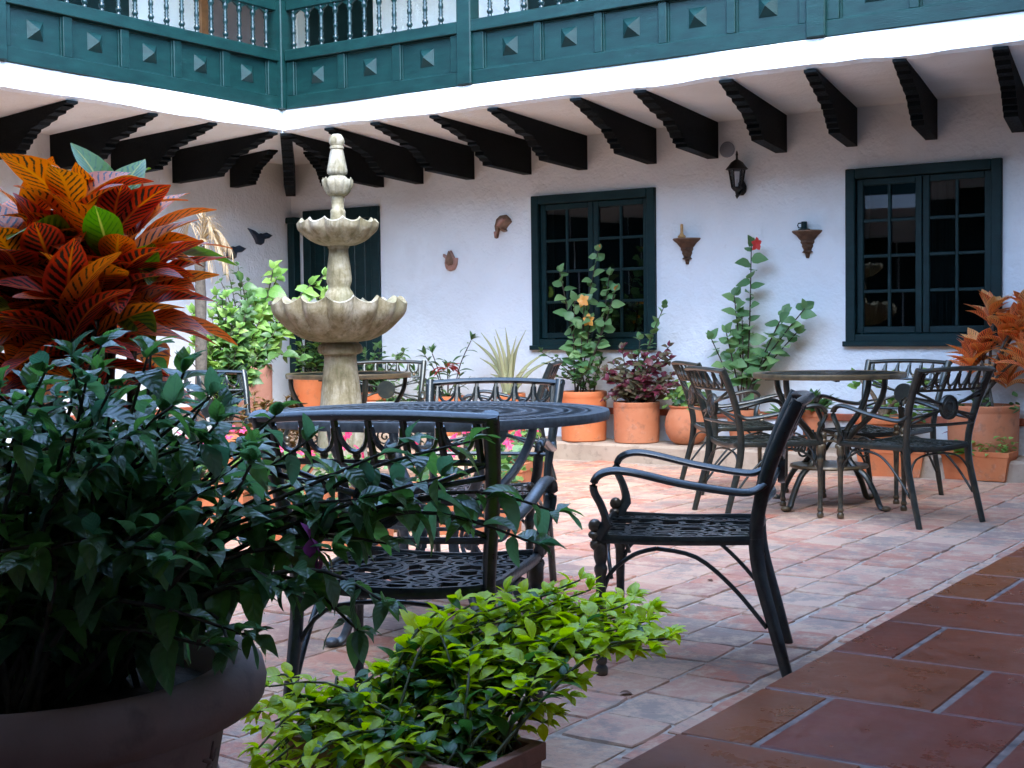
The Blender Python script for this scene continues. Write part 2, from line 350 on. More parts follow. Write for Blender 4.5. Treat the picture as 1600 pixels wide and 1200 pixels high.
WAX = m_plain('yellow_wax', (.55, .3, .1), .6, 0, .1, .2, 20)
ROOFT = m_terra('roof_tile', (.3, .12, .07), (.38, .18, .1))
MAUVE = m_plain('dim_interior_mauve', (.20, .165, .165), .8, 0, .1, .15, 4)
GREYPL = m_plain('grey_plate', (.22, .25, .29), .6, 0, .1, .2, 10)

# ------------------------------------------------------------------ building dimensions (metres, from the photograph's perspective)
XL, YB = -9.515, 10.13                 # inner wall faces
XS, YS = -7.97, 8.40                   # gallery slab faces
ZS, ZT = 2.72, 2.905                   # slab underside / top
EX = -1.505; STEP = .12                # edge of the camera's gallery floor
XR, YF = .75, -.75                     # walls of the camera's own corner
XRS, YFS = -1.35, 1.35                 # unseen slab edges above the camera's galleries; front one moved to light the plants
ZR = 4.55; ZN = 4.4                  # unseen eaves of the far and near wings, heights shaped for the light

# ------------------------------------------------------------------ ground: courtyard pavers
floor = MB().box(-9.6, EX+.3, -1.0, 10.2, -.2, -.0055).build('courtyard_floor', GROUT); tag(floor, kind='structure')
def paver_mesh(seed, L, Wd):
    rd = random.Random(seed); pts = []
    cs = [(-1, -1), (-.33, -1), (.33, -1), (1, -1), (1, -.33), (1, .33), (1, 1), (.33, 1), (-.33, 1), (-1, 1), (-1, .33), (-1, -.33)]
    for i, (a, c) in enumerate(cs):
        corner = abs(a) == 1 and abs(c) == 1; k = .985 if corner else 1
        pts.append((a*Wd/2*k+rd.uniform(-.008, .004), c*L/2*k+rd.uniform(-.008, .004)))
    n = len(pts); v = [(x, y, -.03) for x, y in pts]+[(x, y, -.005+rd.uniform(-.003, .001)) for x, y in pts]+[(x*.968, y*.968, rd.uniform(-.0015, .0015)) for x, y in pts]+[(0, 0, rd.uniform(-.001, .002))]
    f = [(i, (i+1) % n, n+(i+1) % n, n+i) for i in range(n)]+[(n+i, n+(i+1) % n, 2*n+(i+1) % n, 2*n+i) for i in range(n)]+[(2*n+i, 2*n+(i+1) % n, 3*n) for i in range(n)]
    b = MB(); b.add(v, f); return b
PW, PL = .235, .252
pv = [paver_mesh(i, PL-.011, PW-.012) for i in range(10)]
pvm = [b.mesh('brick', BRICK, 25) for b in pv]
bricks = []
ix = 0; x = EX-.004-PW/2
while x > XL+.1:
    off = (ix % 2)*PL/2+random.Random(ix).uniform(-.03, .03); y = .6+off
    while y < 9.66-PL/2+.02:
        bricks.append((x+U(-.003, .003), y+U(-.004, .004), U(-.003, .003), random.randrange(10), U(-.03, .03)+random.choice((0, math.pi)))); y += PL
    x -= PW; ix += 1
def vis_size(p): 
    q = CR @ (np.array(p)-CAMP)
    if q[2] < .3: return 0
    px, py = q[0]/q[2]*F+800, q[1]/q[2]*F+600
    inside = -40 < px < 1640 and -40 < py < 1240
    return (1 if inside else .02)/q[2]
def shown(p): 
    # patches of floor that nothing stands in front of
    q = CR @ (np.array(p)-CAMP); px, py = q[0]/q[2]*F+800, q[1]/q[2]*F+600
    return 1 if (px > 880 or (px > 700 and py < 900)) else .55
bricks.sort(key=lambda b: -vis_size(b[:3])*shown(b[:3]))
for (x, y, z, k, rz) in bricks[:300]:
    o = obj('brick', pvm[k], floor); o.location = (x, y, z); o.rotation_euler = (U(-.008, .008), U(-.008, .008), rz)
def merged(name, items, matl, parent, smooth=False):
    # items: list of (MB-like with v,f,(uv)), Matrix, rnd
    V = []; FC = []; rn = []; UVs = []; has = False
    for b, M, r in items:
        a = np.array(b.v); A = np.array(M); a = a @ A[:3, :3].T+A[:3, 3]; n = len(V)
        V.extend(map(tuple, a)); FC.extend(tuple(i+n for i in q) for q in b.f); rn.extend([r]*len(a))
        if b.uv is not None: has = True; UVs.extend(b.uv)
    me = bpy.data.meshes.new(name); me.from_pydata(V, [], FC); me.materials.append(matl)
    at_ = me.attributes.new('rnd', 'FLOAT', 'POINT'); at_.data.foreach_set('value', rn)
    if has:
        ul = me.uv_layers.new(name='UVMap'); li = np.empty(len(me.loops), int); me.loops.foreach_get('vertex_index', li)
        ul.data.foreach_set('uv', np.array(UVs)[li].ravel())
    if smooth: me.polygons.foreach_set('use_smooth', [True]*len(me.polygons))
    me.update(); return obj(name, me, parent)
o = merged('brick_field', [(pv[k], Matrix.Translation((x, y, z)) @ Matrix.Rotation(rz, 4, 'Z'), random.random()) for (x, y, z, k, rz) in bricks[300:]], BRICK, floor); tag(o, kind='stuff')

# camera's gallery floor with square red tiles
gal = MB().box(EX+.01, XR, -1.0, 10.1, -.2, STEP-.003).build('gallery_floor', GROUT2); tag(gal, kind='structure')
TS = .503; rows = 0; y = 2.985-4*TS
yy = 2.985*.98-5*TS
k = 0
tiles = []
for r in range(20):
    y0 = 2.93-6*.493+r*.493; y1 = y0+.493-.011
    if y1 > 9.9: break
    cuts = [EX-.012, EX+.185, EX+.185+.5, EX+.185+1.0, EX+.185+1.5, XR-.02] if (r % 2) == 0 else [EX-.012, EX+.455, EX+.955, EX+1.455, EX+1.955, XR-.02]
    for a, c in zip(cuts[:-1], cuts[1:]):
        x0, x1 = a+(.005 if a > EX else 0), c-.005
        if x1-x0 < .03: continue
        b = MB().cbox(x0+U(0, .004), x1-U(0, .004), y0+U(-.002, .004), y1-U(-.002, .004), STEP-.05, STEP+U(-.001, .001), .005)
        b.build('tile', TILE, gal)

# ledge along the foot of the far walls
led = MB()
led.cbox(XL, -1.52, 9.66, YB+.01, -.05, .142, .02); led.cbox(XL-.01, XL+.45, 3.0, 9.655, -.05, .142, .02)
led = led.build('kerb', LEDGE); tag(led, kind='structure')

# ------------------------------------------------------------------ house wings
def wall_y(mb, x0, x1, z0, z1, y0, y1, holes):
    xs = sorted({x0, x1, *[h[0] for h in holes], *[h[1] for h in holes]})
    for a, c in zip(xs[:-1], xs[1:]):
        zs = [(z0, z1)]
        for h in holes:
            if h[0] <= a+1e-6 and h[1] >= c-1e-6:
                nz = []
                for p, q in zs:
                    if h[2] > p: nz.append((p, min(q, h[2])))
                    if h[3] < q: nz.append((max(p, h[3]), q))
                zs = nz
        for p, q in zs: mb.box(a, c, y0, y1, p, q)
def wall_x(mb, y0, y1, z0, z1, x0, x1, holes):
    t = MB(); wall_y(t, y0, y1, z0, z1, x0, x1, holes); mb.add([(p[1], p[0], p[2]) for p in t.v], [q[::-1] for q in t.f])

WIN = [(-6.646, -5.424, .915, 2.237), (-3.79, -2.635, .94, 2.26)]
DOOR = (-9.27, -8.443, .142, 2.19)
back = thing('house_wing', (-5, YB, 0), 'white plastered far wing with two dark green gridded windows and a plank door', 'house')
mb = MB(); wall_y(mb, XL-.3, 3.0, -.1, 2.74, YB, YB+.35, [(a, b, c, d) for a, b, c, d in WIN]+[DOOR]); mb.build('wall', PLASTER, back, world=True)
mb = MB(); UDO = [(-9.38, -8.42, 2.92, 4.75), (-6.75, -5.9, 2.92, 4.75)]
wall_y(mb, XL-.3, 3.0, 2.74, ZR+.4, YB, YB+.35, UDO); mb.build('upper_wall', PLASTER, back, world=True)
for a, b, c, d in UDO: MB().box(a-.01, b+.01, YB+.12, YB+.17, c, d+.01).build('upper_doorway', GREEN_D, back, world=True)
mb = MB().box(XL+.44, DOOR[0]-.06, YB-.022, YB+.01, .355, .405); mb.v = []; mb.f = []
mb.cbox(DOOR[1]+.09, -1.6, YB-.025, YB+.01, .35, .405, .006); mb.build('skirting', REDTRIM, back, world=True)
def window(wd, parent, tilt):
    x0, x1, z0, z1 = wd; yb = YB
    mb = MB(); t = .075
    mb.cbox(x0, x0+t, yb-.035, yb+.1, z0, z1); mb.cbox(x1-t, x1, yb-.035, yb+.1, z0, z1)
    mb.cbox(x0+t, x1-t, yb-.034, yb+.1, z1-t, z1); mb.cbox(x0+t, x1-t, yb-.034, yb+.1, z0, z0+t)
    mb.cbox(x0-.02, x1+.02, yb-.05, yb-.036, z0-.02, z0+.02, .004)
    wn = mb.build('window', GREEN_D, parent, world=True)
    xm = (x0+x1)/2
    for s, (a, b) in enumerate(((x0+t+.004, xm-.003), (xm+.003, x1-t-.004))):
        lo, hi = z0+t+.004, z1-t-.004; st = .05; ms = .024; y0, y1 = yb+.005, yb+.05
        mb = MB(); mb.cbox(a, a+st, y0, y1, lo, hi, .005); mb.cbox(b-st, b, y0, y1, lo, hi, .005); mb.cbox(a+st, b-st, y0+.001, y1, lo, lo+st, .005); mb.cbox(a+st, b-st, y0+.001, y1, hi-st, hi, .005)
        cx = (a+b)/2; mb.cbox(cx-ms/2, cx+ms/2, y0+.004, y1-.004, lo+st, hi-st, .004)
        ph = (hi-lo-2*st)/4
        for k in (1, 2, 3):
            zc = lo+st+k*ph
            mb.cbox(a+st, cx-ms/2, y0+.005, y1-.005, zc-ms/2, zc+ms/2, .004); mb.cbox(cx+ms/2, b-st, y0+.005, y1-.005, zc-ms/2, zc+ms/2, .004)
        mb.build('casement', GREEN_D, wn, world=True)
        for k in range(4):
            for p, q in ((a+st, cx-ms/2), (cx+ms/2, b-st)):
                zl, zh = lo+st+k*ph+(ms/2 if k else 0), lo+st+(k+1)*ph-(ms/2 if k < 3 else 0)
                pm = MB().box(-(q-p)/2, (q-p)/2, -.002, .002, -(zh-zl)/2, (zh-zl)/2)
                po = pm.build('pane', GLASS, wn)
                wl = parent.location
                po.location = ((p+q)/2-wl[0], yb+.028-wl[1], (zl+zh)/2-wl[2]); po.rotation_euler = (tilt[s]+U(-.006, .006), 0, U(-.006, .006))
    # dark room and a curtain behind the glass
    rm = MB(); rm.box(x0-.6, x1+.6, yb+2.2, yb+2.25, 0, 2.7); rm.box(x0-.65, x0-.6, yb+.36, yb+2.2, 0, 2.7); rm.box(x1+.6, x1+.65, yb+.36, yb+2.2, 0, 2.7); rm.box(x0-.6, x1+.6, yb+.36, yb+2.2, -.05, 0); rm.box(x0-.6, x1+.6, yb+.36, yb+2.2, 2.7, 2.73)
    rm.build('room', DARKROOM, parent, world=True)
    return wn
wn1 = window(WIN[0], back, (.018, .022)); wn2 = window(WIN[1], back, (.0, .03))
def curtain(x0, x1, parent):
    n = 40; path = [(x0+(x1-x0)*i/n, YB+.42+.02*math.sin(i*1.3)+.01*math.sin(i*.6), 0) for i in range(n+1)]
    v = [(p[0], p[1], .7) for p in path]+[(p[0], p[1], 2.4) for p in path]; f = [(i, i+1, n+2+i, n+1+i) for i in range(n)]
    MB().add(v, f).build('curtain', CURTAIN, parent, smooth=True, world=True)
curtain(-3.28, -3.06, back); curtain(-5.65, -5.45, back)
# plank door
a, b, c, d = DOOR
dm = MB(); dm.cbox(a-.07, a+.03, YB-.03, YB+.1, c, d+.07); dm.cbox(b-.03, b+.07, YB-.03, YB+.1, c, d+.07); dm.cbox(a+.03, b-.03, YB-.029, YB+.1, d-.03, d+.07)
dr = dm.build('door', GREEN_D, back, world=True); n = 6; pw = (b-a-.06)/n
for i in range(n): MB().cbox(a+.03+i*pw+.003, a+.03+(i+1)*pw-.003, YB+.03+U(0, .004), YB+.06, c, d-.03, .006).build('plank', GREEN_D, dr, world=True)
MB().ball((b-.12, YB+.02, 1.15), .03).build('handle', IRON, dr, smooth=True, world=True)

left = thing('house_wing', (XL, 5, 0), 'white plastered wing on the left, its wall behind the two blue-black bird plaques', 'house')
mb = MB(); wall_x(mb, -1.2, YB+.3, -.1, 2.74, XL-.35, XL, []); mb.build('wall', PLASTER, left, world=True)
UDL = [(6.8, 8.25, 2.92, 4.75), (9.05, 10.0, 2.92, 4.75)]
mb = MB(); wall_x(mb, -1.2, YB+.3, 2.74, ZR+.4, XL-.35, XL, UDL); mb.build('upper_wall', PLASTER, left, world=True)
MB().box(XL-.17, XL-.12, 6.79, 8.26, 2.92, 4.76).build('upper_doorway', GREEN_D, left, world=True)
MB().box(XL-.17, XL-.12, 9.04, 10.01, 2.92, 4.76).build('upper_doorway', MAUVE, left, world=True)  # flat sheet for a dim room beyond, its shade put into the mauve
MB().cbox(XL-.02, XL+.03, 8.96, 9.05, 2.92, 4.85).build('door_jamb', WOOD, left, world=True)
for k in range(3): MB().cbox(XL-.02, XL+.03, 1.6+k*1.62, 1.6+k*1.62+1.56, .142, 2.3, .01).build('door', GREEN_D, left, world=True)  # unseen doors, added so the far window panes reflect something dark
MB().cbox(XL-.02, XL+.025, 6.5, 9.65, .35, .405).build('skirting', REDTRIM, left, world=True)

# ------------------------------------------------------------------ galleries: slab, corbel beams, balustrade
def corbel(P0, P1, wd=.085, drop=.285):
    # P0 at wall, P1 at the tip, both on the underside of the slab
    pr = [(0, .01), (0, -1), (.47, -1), (.475, -.90), (.51, -.89), (.515, -.80), (.55, -.78), (.555, -.68), (.59, -.66), (.595, -.55), (.63, -.53), (.635, -.46), (.72, -.42), (.73, -.35), (.80, -.32), (.81, -.25), (.88, -.22), (.89, -.15), (.955, -.12), (.96, -.07), (1.0, -.05), (1.0, .01)]
    pr = [(q[0]+(U(-.008, .008) if 2 < i < 19 else 0), q[1]+(U(-.02, .02) if 2 < i < 19 else 0)) for i, q in enumerate(pr)]; wd *= U(.93, 1.08)
    P0, P1 = Vector(P0), Vector(P1); L = (P1-P0).length; ax = (P1-P0).normalized(); up = Vector((0, 0, 1)); sd = ax.cross(up).normalized()
    M = Matrix(((ax[0], up[0], sd[0], P0[0]-sd[0]*wd/2), (ax[1], up[1], sd[1], P0[1]-sd[1]*wd/2), (ax[2], up[2], sd[2], P0[2]-sd[2]*wd/2), (0, 0, 0, 1)))
    b = MB().prism([(s*L, z*drop) for s, z in pr], wd, M); return b
def baluster_mesh(h):
    pr = [(.012, 0), (.018, .02), (.018, .05), (.011, .07), (.016, .10), (.022, .14), (.019, .18), (.011, .22), (.016, .26), (.011, .29), (.017, .33), (.011, .37), (.017, .42), (.017, .5), (.011, .55), (.017, .6), (.011, .64), (.016, .68), (.011, .72), (.02, .79), (.022, .85), (.014, .91), (.018, .94), (.018, 1), (.012, 1.01)]
    return MB().lathe([(r*1.12, z*h) for r, z in pr], 10).mesh('baluster', BALM, True)
BAL = baluster_mesh(.325)
Z0, Z1, Z2, Z3, Z4 = ZT, 3.012, 3.295, 3.385, 3.71
# local balustrade builder: runs along an axis 'u', face outward along -n
def balustrade(root, T, panels, posts, u0, u1):
    def W(u, n, z): return T(u, n, z)
    def bx(mb, ua, ub, na, nb, za, zb, c=.005):
        t = MB().cbox(ua, ub, na, nb, za, zb, c); mb.add([W(*p) for p in t.v], t.f if W(1, 0, 0)[0] != W(0, 0, 0)[0] else [q[::-1] for q in t.f])
    def mk(name, mb, m, parent, **k): return mb.build(name, m, parent, world=True, **k)
    mb = MB(); bx(mb, u0, u1, -.03, .05, Z0+.002, Z1); mk('rail', mb, GREEN, root)
    mb = MB(); bx(mb, u0, u1, -.045, .05, Z2, Z3); mk('rail', mb, GREEN, root)
    mb = MB(); bx(mb, u0, u1, -.02, .04, Z4, Z4+.09); mk('rail', mb, GREEN, root)
    # scalloped valance under the upper rail
    for i in range(int((u1-u0)/.155)+1): pass
    for a, b in panels:
        mb = MB(); bx(mb, a-.04, b+.04, .006, .03, Z1-.01, Z2+.01, .003); pn = mk('panel', mb, GREEN, root)
        c = (a+b)/2; zc = (Z1+Z2)/2+.005; hw = .066
        v = [(c-hw, .0055, zc-hw), (c+hw, .0055, zc-hw), (c+hw, .0055, zc+hw), (c-hw, .0055, zc+hw), (c, -.045, zc), ]
        f = [(0, 1, 4), (1, 2, 4), (2, 3, 4), (3, 0, 4), (3, 2, 1, 0)]
        t = MB().add([W(*p) for p in v], f); mk('boss', t, GREEN, pn)
        # thin moulding round the panel
        for (ua, ub, za, zb) in ((a, a+.012, Z1, Z2), (b-.012, b, Z1, Z2), (a+.012, b-.012, Z1, Z1+.012), (a+.012, b-.012, Z2-.012, Z2)):
            mb = MB(); bx(mb, ua, ub, -.006, .005, za+.001, zb-.001, .002); mk('moulding', mb, GREEN, pn)
    edges = sorted(panels)
    for i in range(len(edges)+1):
        a = edges[i-1][1] if i > 0 else u0; b = edges[i][0] if i < len(edges) else u1
        if b-a > .01: mb = MB(); bx(mb, a, b, -.022, .04, Z1+.001, Z2-.001, .004); mk('stile', mb, GREEN, root)
    for a, b in posts:
        mb = MB(); bx(mb, a, b, -.055, .07, Z0+.004, ZR, .008); mk('post', mb, GREEN, root)
    n = int((u1-u0)/.151); loc = root.location
    for i in range(n+1):
        u = u0+.06+i*.151
        if u > u1-.03 or any(a-.04 < u < b+.04 for a, b in posts): continue
        p = Vector(W(u, .008, Z3))-loc; o = obj('baluster', BAL, root); o.location = p
        if not any(a-.04 < u+.151 < b+.04 for a, b in posts) and u+.151 < u1:
            pts = [(u, Z4+.001)]+[(u+.151*k/8, Z4-.005-.035*abs(math.cos(math.pi*k/8))**1.5) for k in range(9)]+[(u+.151, Z4+.001)]
            v = [W(q[0], -.005, q[1]) for q in pts]+[W(q[0], .02, q[1]) for q in pts]; m_ = len(pts)
            f = [tuple(range(m_))[::-1], tuple(range(m_, 2*m_))]+[(k, (k+1) % m_, m_+(k+1) % m_, m_+k) for k in range(m_)]
            mk('valance', MB().add(v, f), GREEN, root)

def wavy_slab(mb, pts_top):
    mb.add(*pts_top)
balB = thing('balcony', (-5, YS, ZS), 'green panelled balcony of the far wing above the windows, on dark corbel beams', 'balcony')
# slab with slightly uneven plaster edge
def slab_run(root, along, a0, a1, face, depth_end, outer_sign, name='slab'):
    mb = MB(); n = 60; v = []
    rd = random.Random(int(a0*10))
    for i in range(n+1):
        u = a0+(a1-a0)*i/n; dz = .008*math.sin(u*3.1)+rd.uniform(-.006, .006); dn = .008*math.sin(u*2.3)+rd.uniform(-.003, .003)
        q = [(face+outer_sign*(-dn), ZT), (face+outer_sign*(-dn*.5+.004), ZS+.02+dz), (face-outer_sign*.03, ZS+dz*.7), (depth_end, ZS), (depth_end, ZT)]
        for nn, z in q: v.append((u, nn, z) if along == 'x' else (nn, u, z))
    f = []
    for i in range(n):
        for k in range(5):
            l = (k+1) % 5; q = (i*5+k, i*5+l, (i+1)*5+l, (i+1)*5+k); f.append(q)
    f.append(tuple(range(5))); f.append(tuple(n*5+k for k in range(5))[::-1])
    return mb.add(v, f).build(name, PLASTER, root, world=True)
slab_run(balB, 'x', XS+.0, 3.0, YS, YB-.003, -1)
def tb(u, n, z): return (u, YS+.02+n, z)
pB = [(-7.83, -7.36), (-7.285, -6.80), (-6.715, -6.235)]+[(-5.93+.507*i, -5.485+.507*i) for i in range(5)]+[(-3.19+.507*i, -2.745+.507*i) for i in range(6)]
balustrade(balB, tb, pB, [(-6.155, -6.025), (-3.40, -3.27), (-.5, -.37)], XS+.06, 1.5)
bt = [((1275, 105), (1340.5, 168)), ((1415.5, 87.5), (1465.5, 156)), ((1142, 119), (1229.5, 180)), ((1007, 134.6), (1122, 188.5)), ((906, 147), (1026, 197)), ((775.6, 162), (917.8, 211)), ((683.5, 176), (831, 239.5)), ((591, 190), (741.6, 255)), ((519, 200), (662, 265))]
for t, wl in bt:
    a = onY(*wl, YB); b = onY(*t, YS); corbel((a[0]-.045, YB-.004, ZS-.004), (b[0]-.045, YS+.012, ZS-.004)).build('beam', BEAM, balB, world=True)
for dx in (0, .62, 1.25, 1.9):
    corbel((-2.48+dx-.045, YB-.004, ZS-.004), (-2.16+dx-.045, YS+.012, ZS-.004)).build('beam', BEAM, balB, world=True)
# short beams that die into the hip beam
corbel((-8.36, YB-.004, ZS-.004), (-7.955, YS+.05, ZS-.004)).build('beam', BEAM, balB, world=True)
corbel((-8.87, YB-.004, ZS-.004), (-8.62, YB-.72, ZS-.004), .08, .27).build('beam', BEAM, balB, world=True)
hip = corbel((XL+.03, YB-.03, ZS-.004), (XS+.02, YS+.02, ZS-.004), .10, .30).build('hip_beam', BEAM, balB, world=True)

balL = thing('balcony', (XS, 5, ZS), 'green panelled balcony of the left wing over the bright white slab edge', 'balcony')
slab_run(balL, 'y', -1.0, YS, XS, XL+.003, 1)
MB().box(XL+.003, XS-.001, YS+.001, YB-.003, ZS+.002, ZT).build('slab', PLASTER, balL, world=True)
def tl(u, n, z): return (XS-.02-n, u, z)
pL = [(5.815+.502*i-.0, 6.24+.502*i) for i in range(5)]
pL = [(5.815-.502*i-.13, 6.24-.502*i-.13) for i in range(1, 8)]+pL
balustrade(balL, tl, pL, [(5.635, 5.765), (2.4, 2.53), (YS-.045, YS+.09)], .5, YS-.05)
MB().cbox(XS-.11, XS+.055, YS-.055, YS+.11, Z0+.003, ZR, .008).build('corner_post', GREEN, balL, world=True)
for ty, wy in ((6.311, 6.62), (7.038, 7.33), (7.635, 7.95), (8.307, 8.64), (5.6, 5.9), (4.9, 5.2)):
    corbel((XL+.004, wy, ZS-.004), (XS-.012, ty, ZS-.004)).build('beam', BEAM, balL, world=True)
corbel((XL+.004, 9.35, ZS-.004), (XL+.75, 9.12, ZS-.004), .08, .27).build('beam', BEAM, balL, world=True)

# roofs over the four sides, and the two near wings that shade the camera's corner
def eave(root, x0, x1, y0, y1, z=ZR): MB().cbox(x0, x1, y0, y1, z, z+.12, .02).build('roof', ROOFT, root, world=True)
eave(back, XL-.4, 3.2, YS-.22, YB+.6); eave(left, XL-.6, XS+.22, -1.3, YS-.23)
front = thing('house_wing', (-4, YF, 0), 'white wing behind the viewpoint whose gallery shades the near plants', 'house')
mb = MB().box(XL, XR, YF-.3, YF, -.1, ZN+.01); mb.build('wall', PLASTER, front, world=True)
MB().box(XL+.01, XR, YF+.003, YFS, ZS, ZT).build('slab', PLASTER, front, world=True)
MB().cbox(XL+.05, XRS, YFS-.07, YFS+.0, ZT+.003, Z3).build('parapet', GREEN, front, world=True); MB().cbox(XL+.05, XRS, YFS-.06, YFS-.01, Z4, Z4+.09).build('rail', GREEN, front, world=True)
for k in range(5):
    MB().cbox(-8.6+k*1.55, -8.6+k*1.55+1.52, YF-.02, YF+.03, .05, 2.35, .01).build('door', GREEN_D, front, world=True)  # out of view, added and widened to darken reflections in the far windows
eave(front, XS+.23, XR+.3, YF-.5, YFS-.2, ZN)
right = thing('house_wing', (XR, 5, 0), 'white wing at the right of the viewpoint whose gallery covers the red tiled floor', 'house')
mb = MB().box(XR, XR+.3, YF, YB, -.1, ZN+.01); mb.build('wall', PLASTER, right, world=True)
MB().box(XRS, XR-.003, YFS+.002, YS-.02, ZS, ZT).build('slab', PLASTER, right, world=True)
MB().cbox(XRS, XRS+.07, YFS, YS, ZT+.003, Z3).build('parapet', GREEN, right, world=True); MB().cbox(XRS+.01, XRS+.06, YFS, YS, Z4, Z4+.09).build('rail', GREEN, right, world=True)
eave(right, XRS+.2, XR+.4, YFS-.19, YS-.23, ZN)

# dark post by the wall corner
pp = thing('timber_post', (-9.43, YB-.06, .142), 'slim dark green timber post standing in the wall corner beside the plank door', 'post')
MB().cbox(-.045, .045, -.045, .045, 0, 2.0, .006).build('shaft', GREEN_D, pp); MB().cbox(-.06, .06, -.06, .055, 2.0, 2.06, .01).build('cap', GREEN_D, pp)

# ------------------------------------------------------------------ things on the far wall
P = onY(1160, 270, YB); S_ = 1.0
ln = thing('wall_lantern', (P[0], YB-.001, 2.105), 'black iron carriage lantern with clear panes, high on the wall between the windows', 'lantern', scale=.78)
b = MB(); b.lathe([(.02, 0), (.05, .03), (.055, .09), (.03, .14), (.015, .16)], 12); b.v = [(x+.0, y*.4-.02, z+.02) for x, y, z in b.v]; b.build('wall_plate', IRON, ln, smooth=40)
MB().sweep([(0, -.02, .09), (0, -.07, .03), (0, -.12, .0), (0, -.13, .05)], .012, n=8).build('bracket', IRON, ln, smooth=True)
LY = -.13
def hexpt(r, k, z): a = math.pi/6+k*math.pi/3; return (r*math.cos(a), LY+r*math.sin(a), z)
b = MB()
for k in range(6): b.sweep([hexpt(.052, k, .09), hexpt(.082, k, .27)], .006, n=4, up=(.3, .2, .1))
b.sweep([hexpt(.082, k, .27) for k in range(6)], .007, n=4, closed=True); b.sweep([hexpt(.052, k, .09) for k in range(6)], .008, n=4, closed=True)
b.build('cage', IRON, ln)
MB().lathe([(.1, .27), (.115, .275), (.085, .31), (.06, .345), (.03, .365), (.012, .375), (.01, .41), (.014, .42), (.004, .46)], 12, (0, LY, 0)).build('roof', IRON, ln, smooth=35)
MB().lathe([(.055, .085), (.035, .06), (.02, .05), (.014, .02), (.018, .01), (.004, -.02)], 12, (0, LY, 0)).build('base', IRON, ln, smooth=35)
for k in range(6):
    a, c, d, e = hexpt(.05, k, .095), hexpt(.05, (k+1) % 6, .095), hexpt(.08, (k+1) % 6, .268), hexpt(.08, k, .268)
    MB().add([a, c, d, e], [(0, 1, 2, 3)]).build('pane', CLEAR, ln)
MB().lathe([(.01, .09), (.014, .12), (.012, .16), (.004, .18)], 8, (0, LY, 0)).build('bulb', m_plain('milky_bulb', (.6, .6, .55), .3), ln, smooth=True)

P = onY(1137, 234, YB); jb = MB().lathe([(.005, 0), (.062, .0), (.064, .012), (.058, .018), (.004, .019)], 20)
jb.v = [(x, -z, y) for x, y, z in jb.v]; o = jb.build('junction_cover', GREYPL); o.location = (P[0], YB-.001, P[2]); tag(o, 'round grey cover plate on the wall just above the lantern', 'cover plate')

def sconce(px, py, label, group='clay wall brackets'):
    P = onY(px, py, YB); r = thing('wall_bracket', (P[0], YB-.001, P[2]), label, 'wall bracket', group=group)
    b = MB().lathe([(.012, -.205), (.016, -.19), (.02, -.165), (.045, -.16), (.03, -.145), (.035, -.13), (.045, -.115), (.042, -.1), (.055, -.085), (.052, -.07), (.07, -.05), (.085, -.03), (.11, -.012), (.116, -.004)], 16)
    b.v = [(x, min(0, -abs(y)) if y > 0 else y, z) for x, y, z in b.v]; b.build('corbel', CLAY, r, smooth=40)
    t = MB().lathe([(.118, -.004), (.12, 0), (.118, .008), (.005, .009)], 16); t.v = [(x, y if y < 0 else 0, z) for x, y, z in t.v]; t.build('shelf', CLAY, r)
    return P
PL_ = sconce(1074, 374, 'brown clay bracket on the wall by the left window, holding a candle'); PR_ = sconce(1262, 362, 'brown clay bracket on the wall by the right window, holding a green cup')
c = thing('candle', (PL_[0]-.02, YB-.06, PL_[2]+.009), 'slim yellow candle in a small holder on the left clay bracket', 'candle')
MB().lathe([(.012, .03), (.012, .11), (.003, .115)], 8).build('wax', WAX, c, smooth=40); MB().lathe([(.03, 0), (.034, .015), (.016, .03), (.014, .04)], 10).build('holder', WAX, c, smooth=True)
c = thing('cup', (PR_[0]-.005, YB-.06, PR_[2]+.009), 'dark green cup candlestick with a loop handle on the right clay bracket', 'cup')
MB().lathe([(.045, 0), (.046, .008), (.022, .012), (.022, .065), (.018, .066), (.018, .02)], 12, capt=False).build('body', GREEN_D, c, smooth=40)
MB().sweep([(-.02, 0, .055), (-.045, 0, .055), (-.052, 0, .04), (-.045, 0, .02), (-.02, 0, .018)], .005, n=6, up=(0, 1, 0)).build('handle', GREEN_D, c, smooth=True)

def relief(name, outline, thick, mat_, loc, label, cat, axis='y', parts=()):
    # puffed low relief with the given outline (x, z) hanging on the wall
    r = thing(name, loc, label, cat)
    def puff(poly, th, base=0):
        c = (sum(p[0] for p in poly)/len(poly), sum(p[1] for p in poly)/len(poly)); n = len(poly); v = []
        for k, d in ((1, 0), (1, .45), (.82, .85), (.45, 1.0)): v += [(c[0]+(p[0]-c[0])*k, -(base+d*th), c[1]+(p[1]-c[1])*k) for p in poly]
        f = []
        for i in range(3):
            for k in range(n): f.append((i*n+k, i*n+(k+1) % n, (i+1)*n+(k+1) % n, (i+1)*n+k))
        f.append(tuple(3*n+k for k in range(n))); f.append(tuple(range(n))[::-1])
        if axis == 'x': v = [(-y, x, z) for x, y, z in v]
        return MB().add(v, f)
    puff(outline, thick).build('body', mat_, r, smooth=50)
    for nm, poly, th, base, m_ in parts: puff(poly, th, base).build(nm, m_, r, smooth=50)
    return r
P = onY(785, 353, YB)
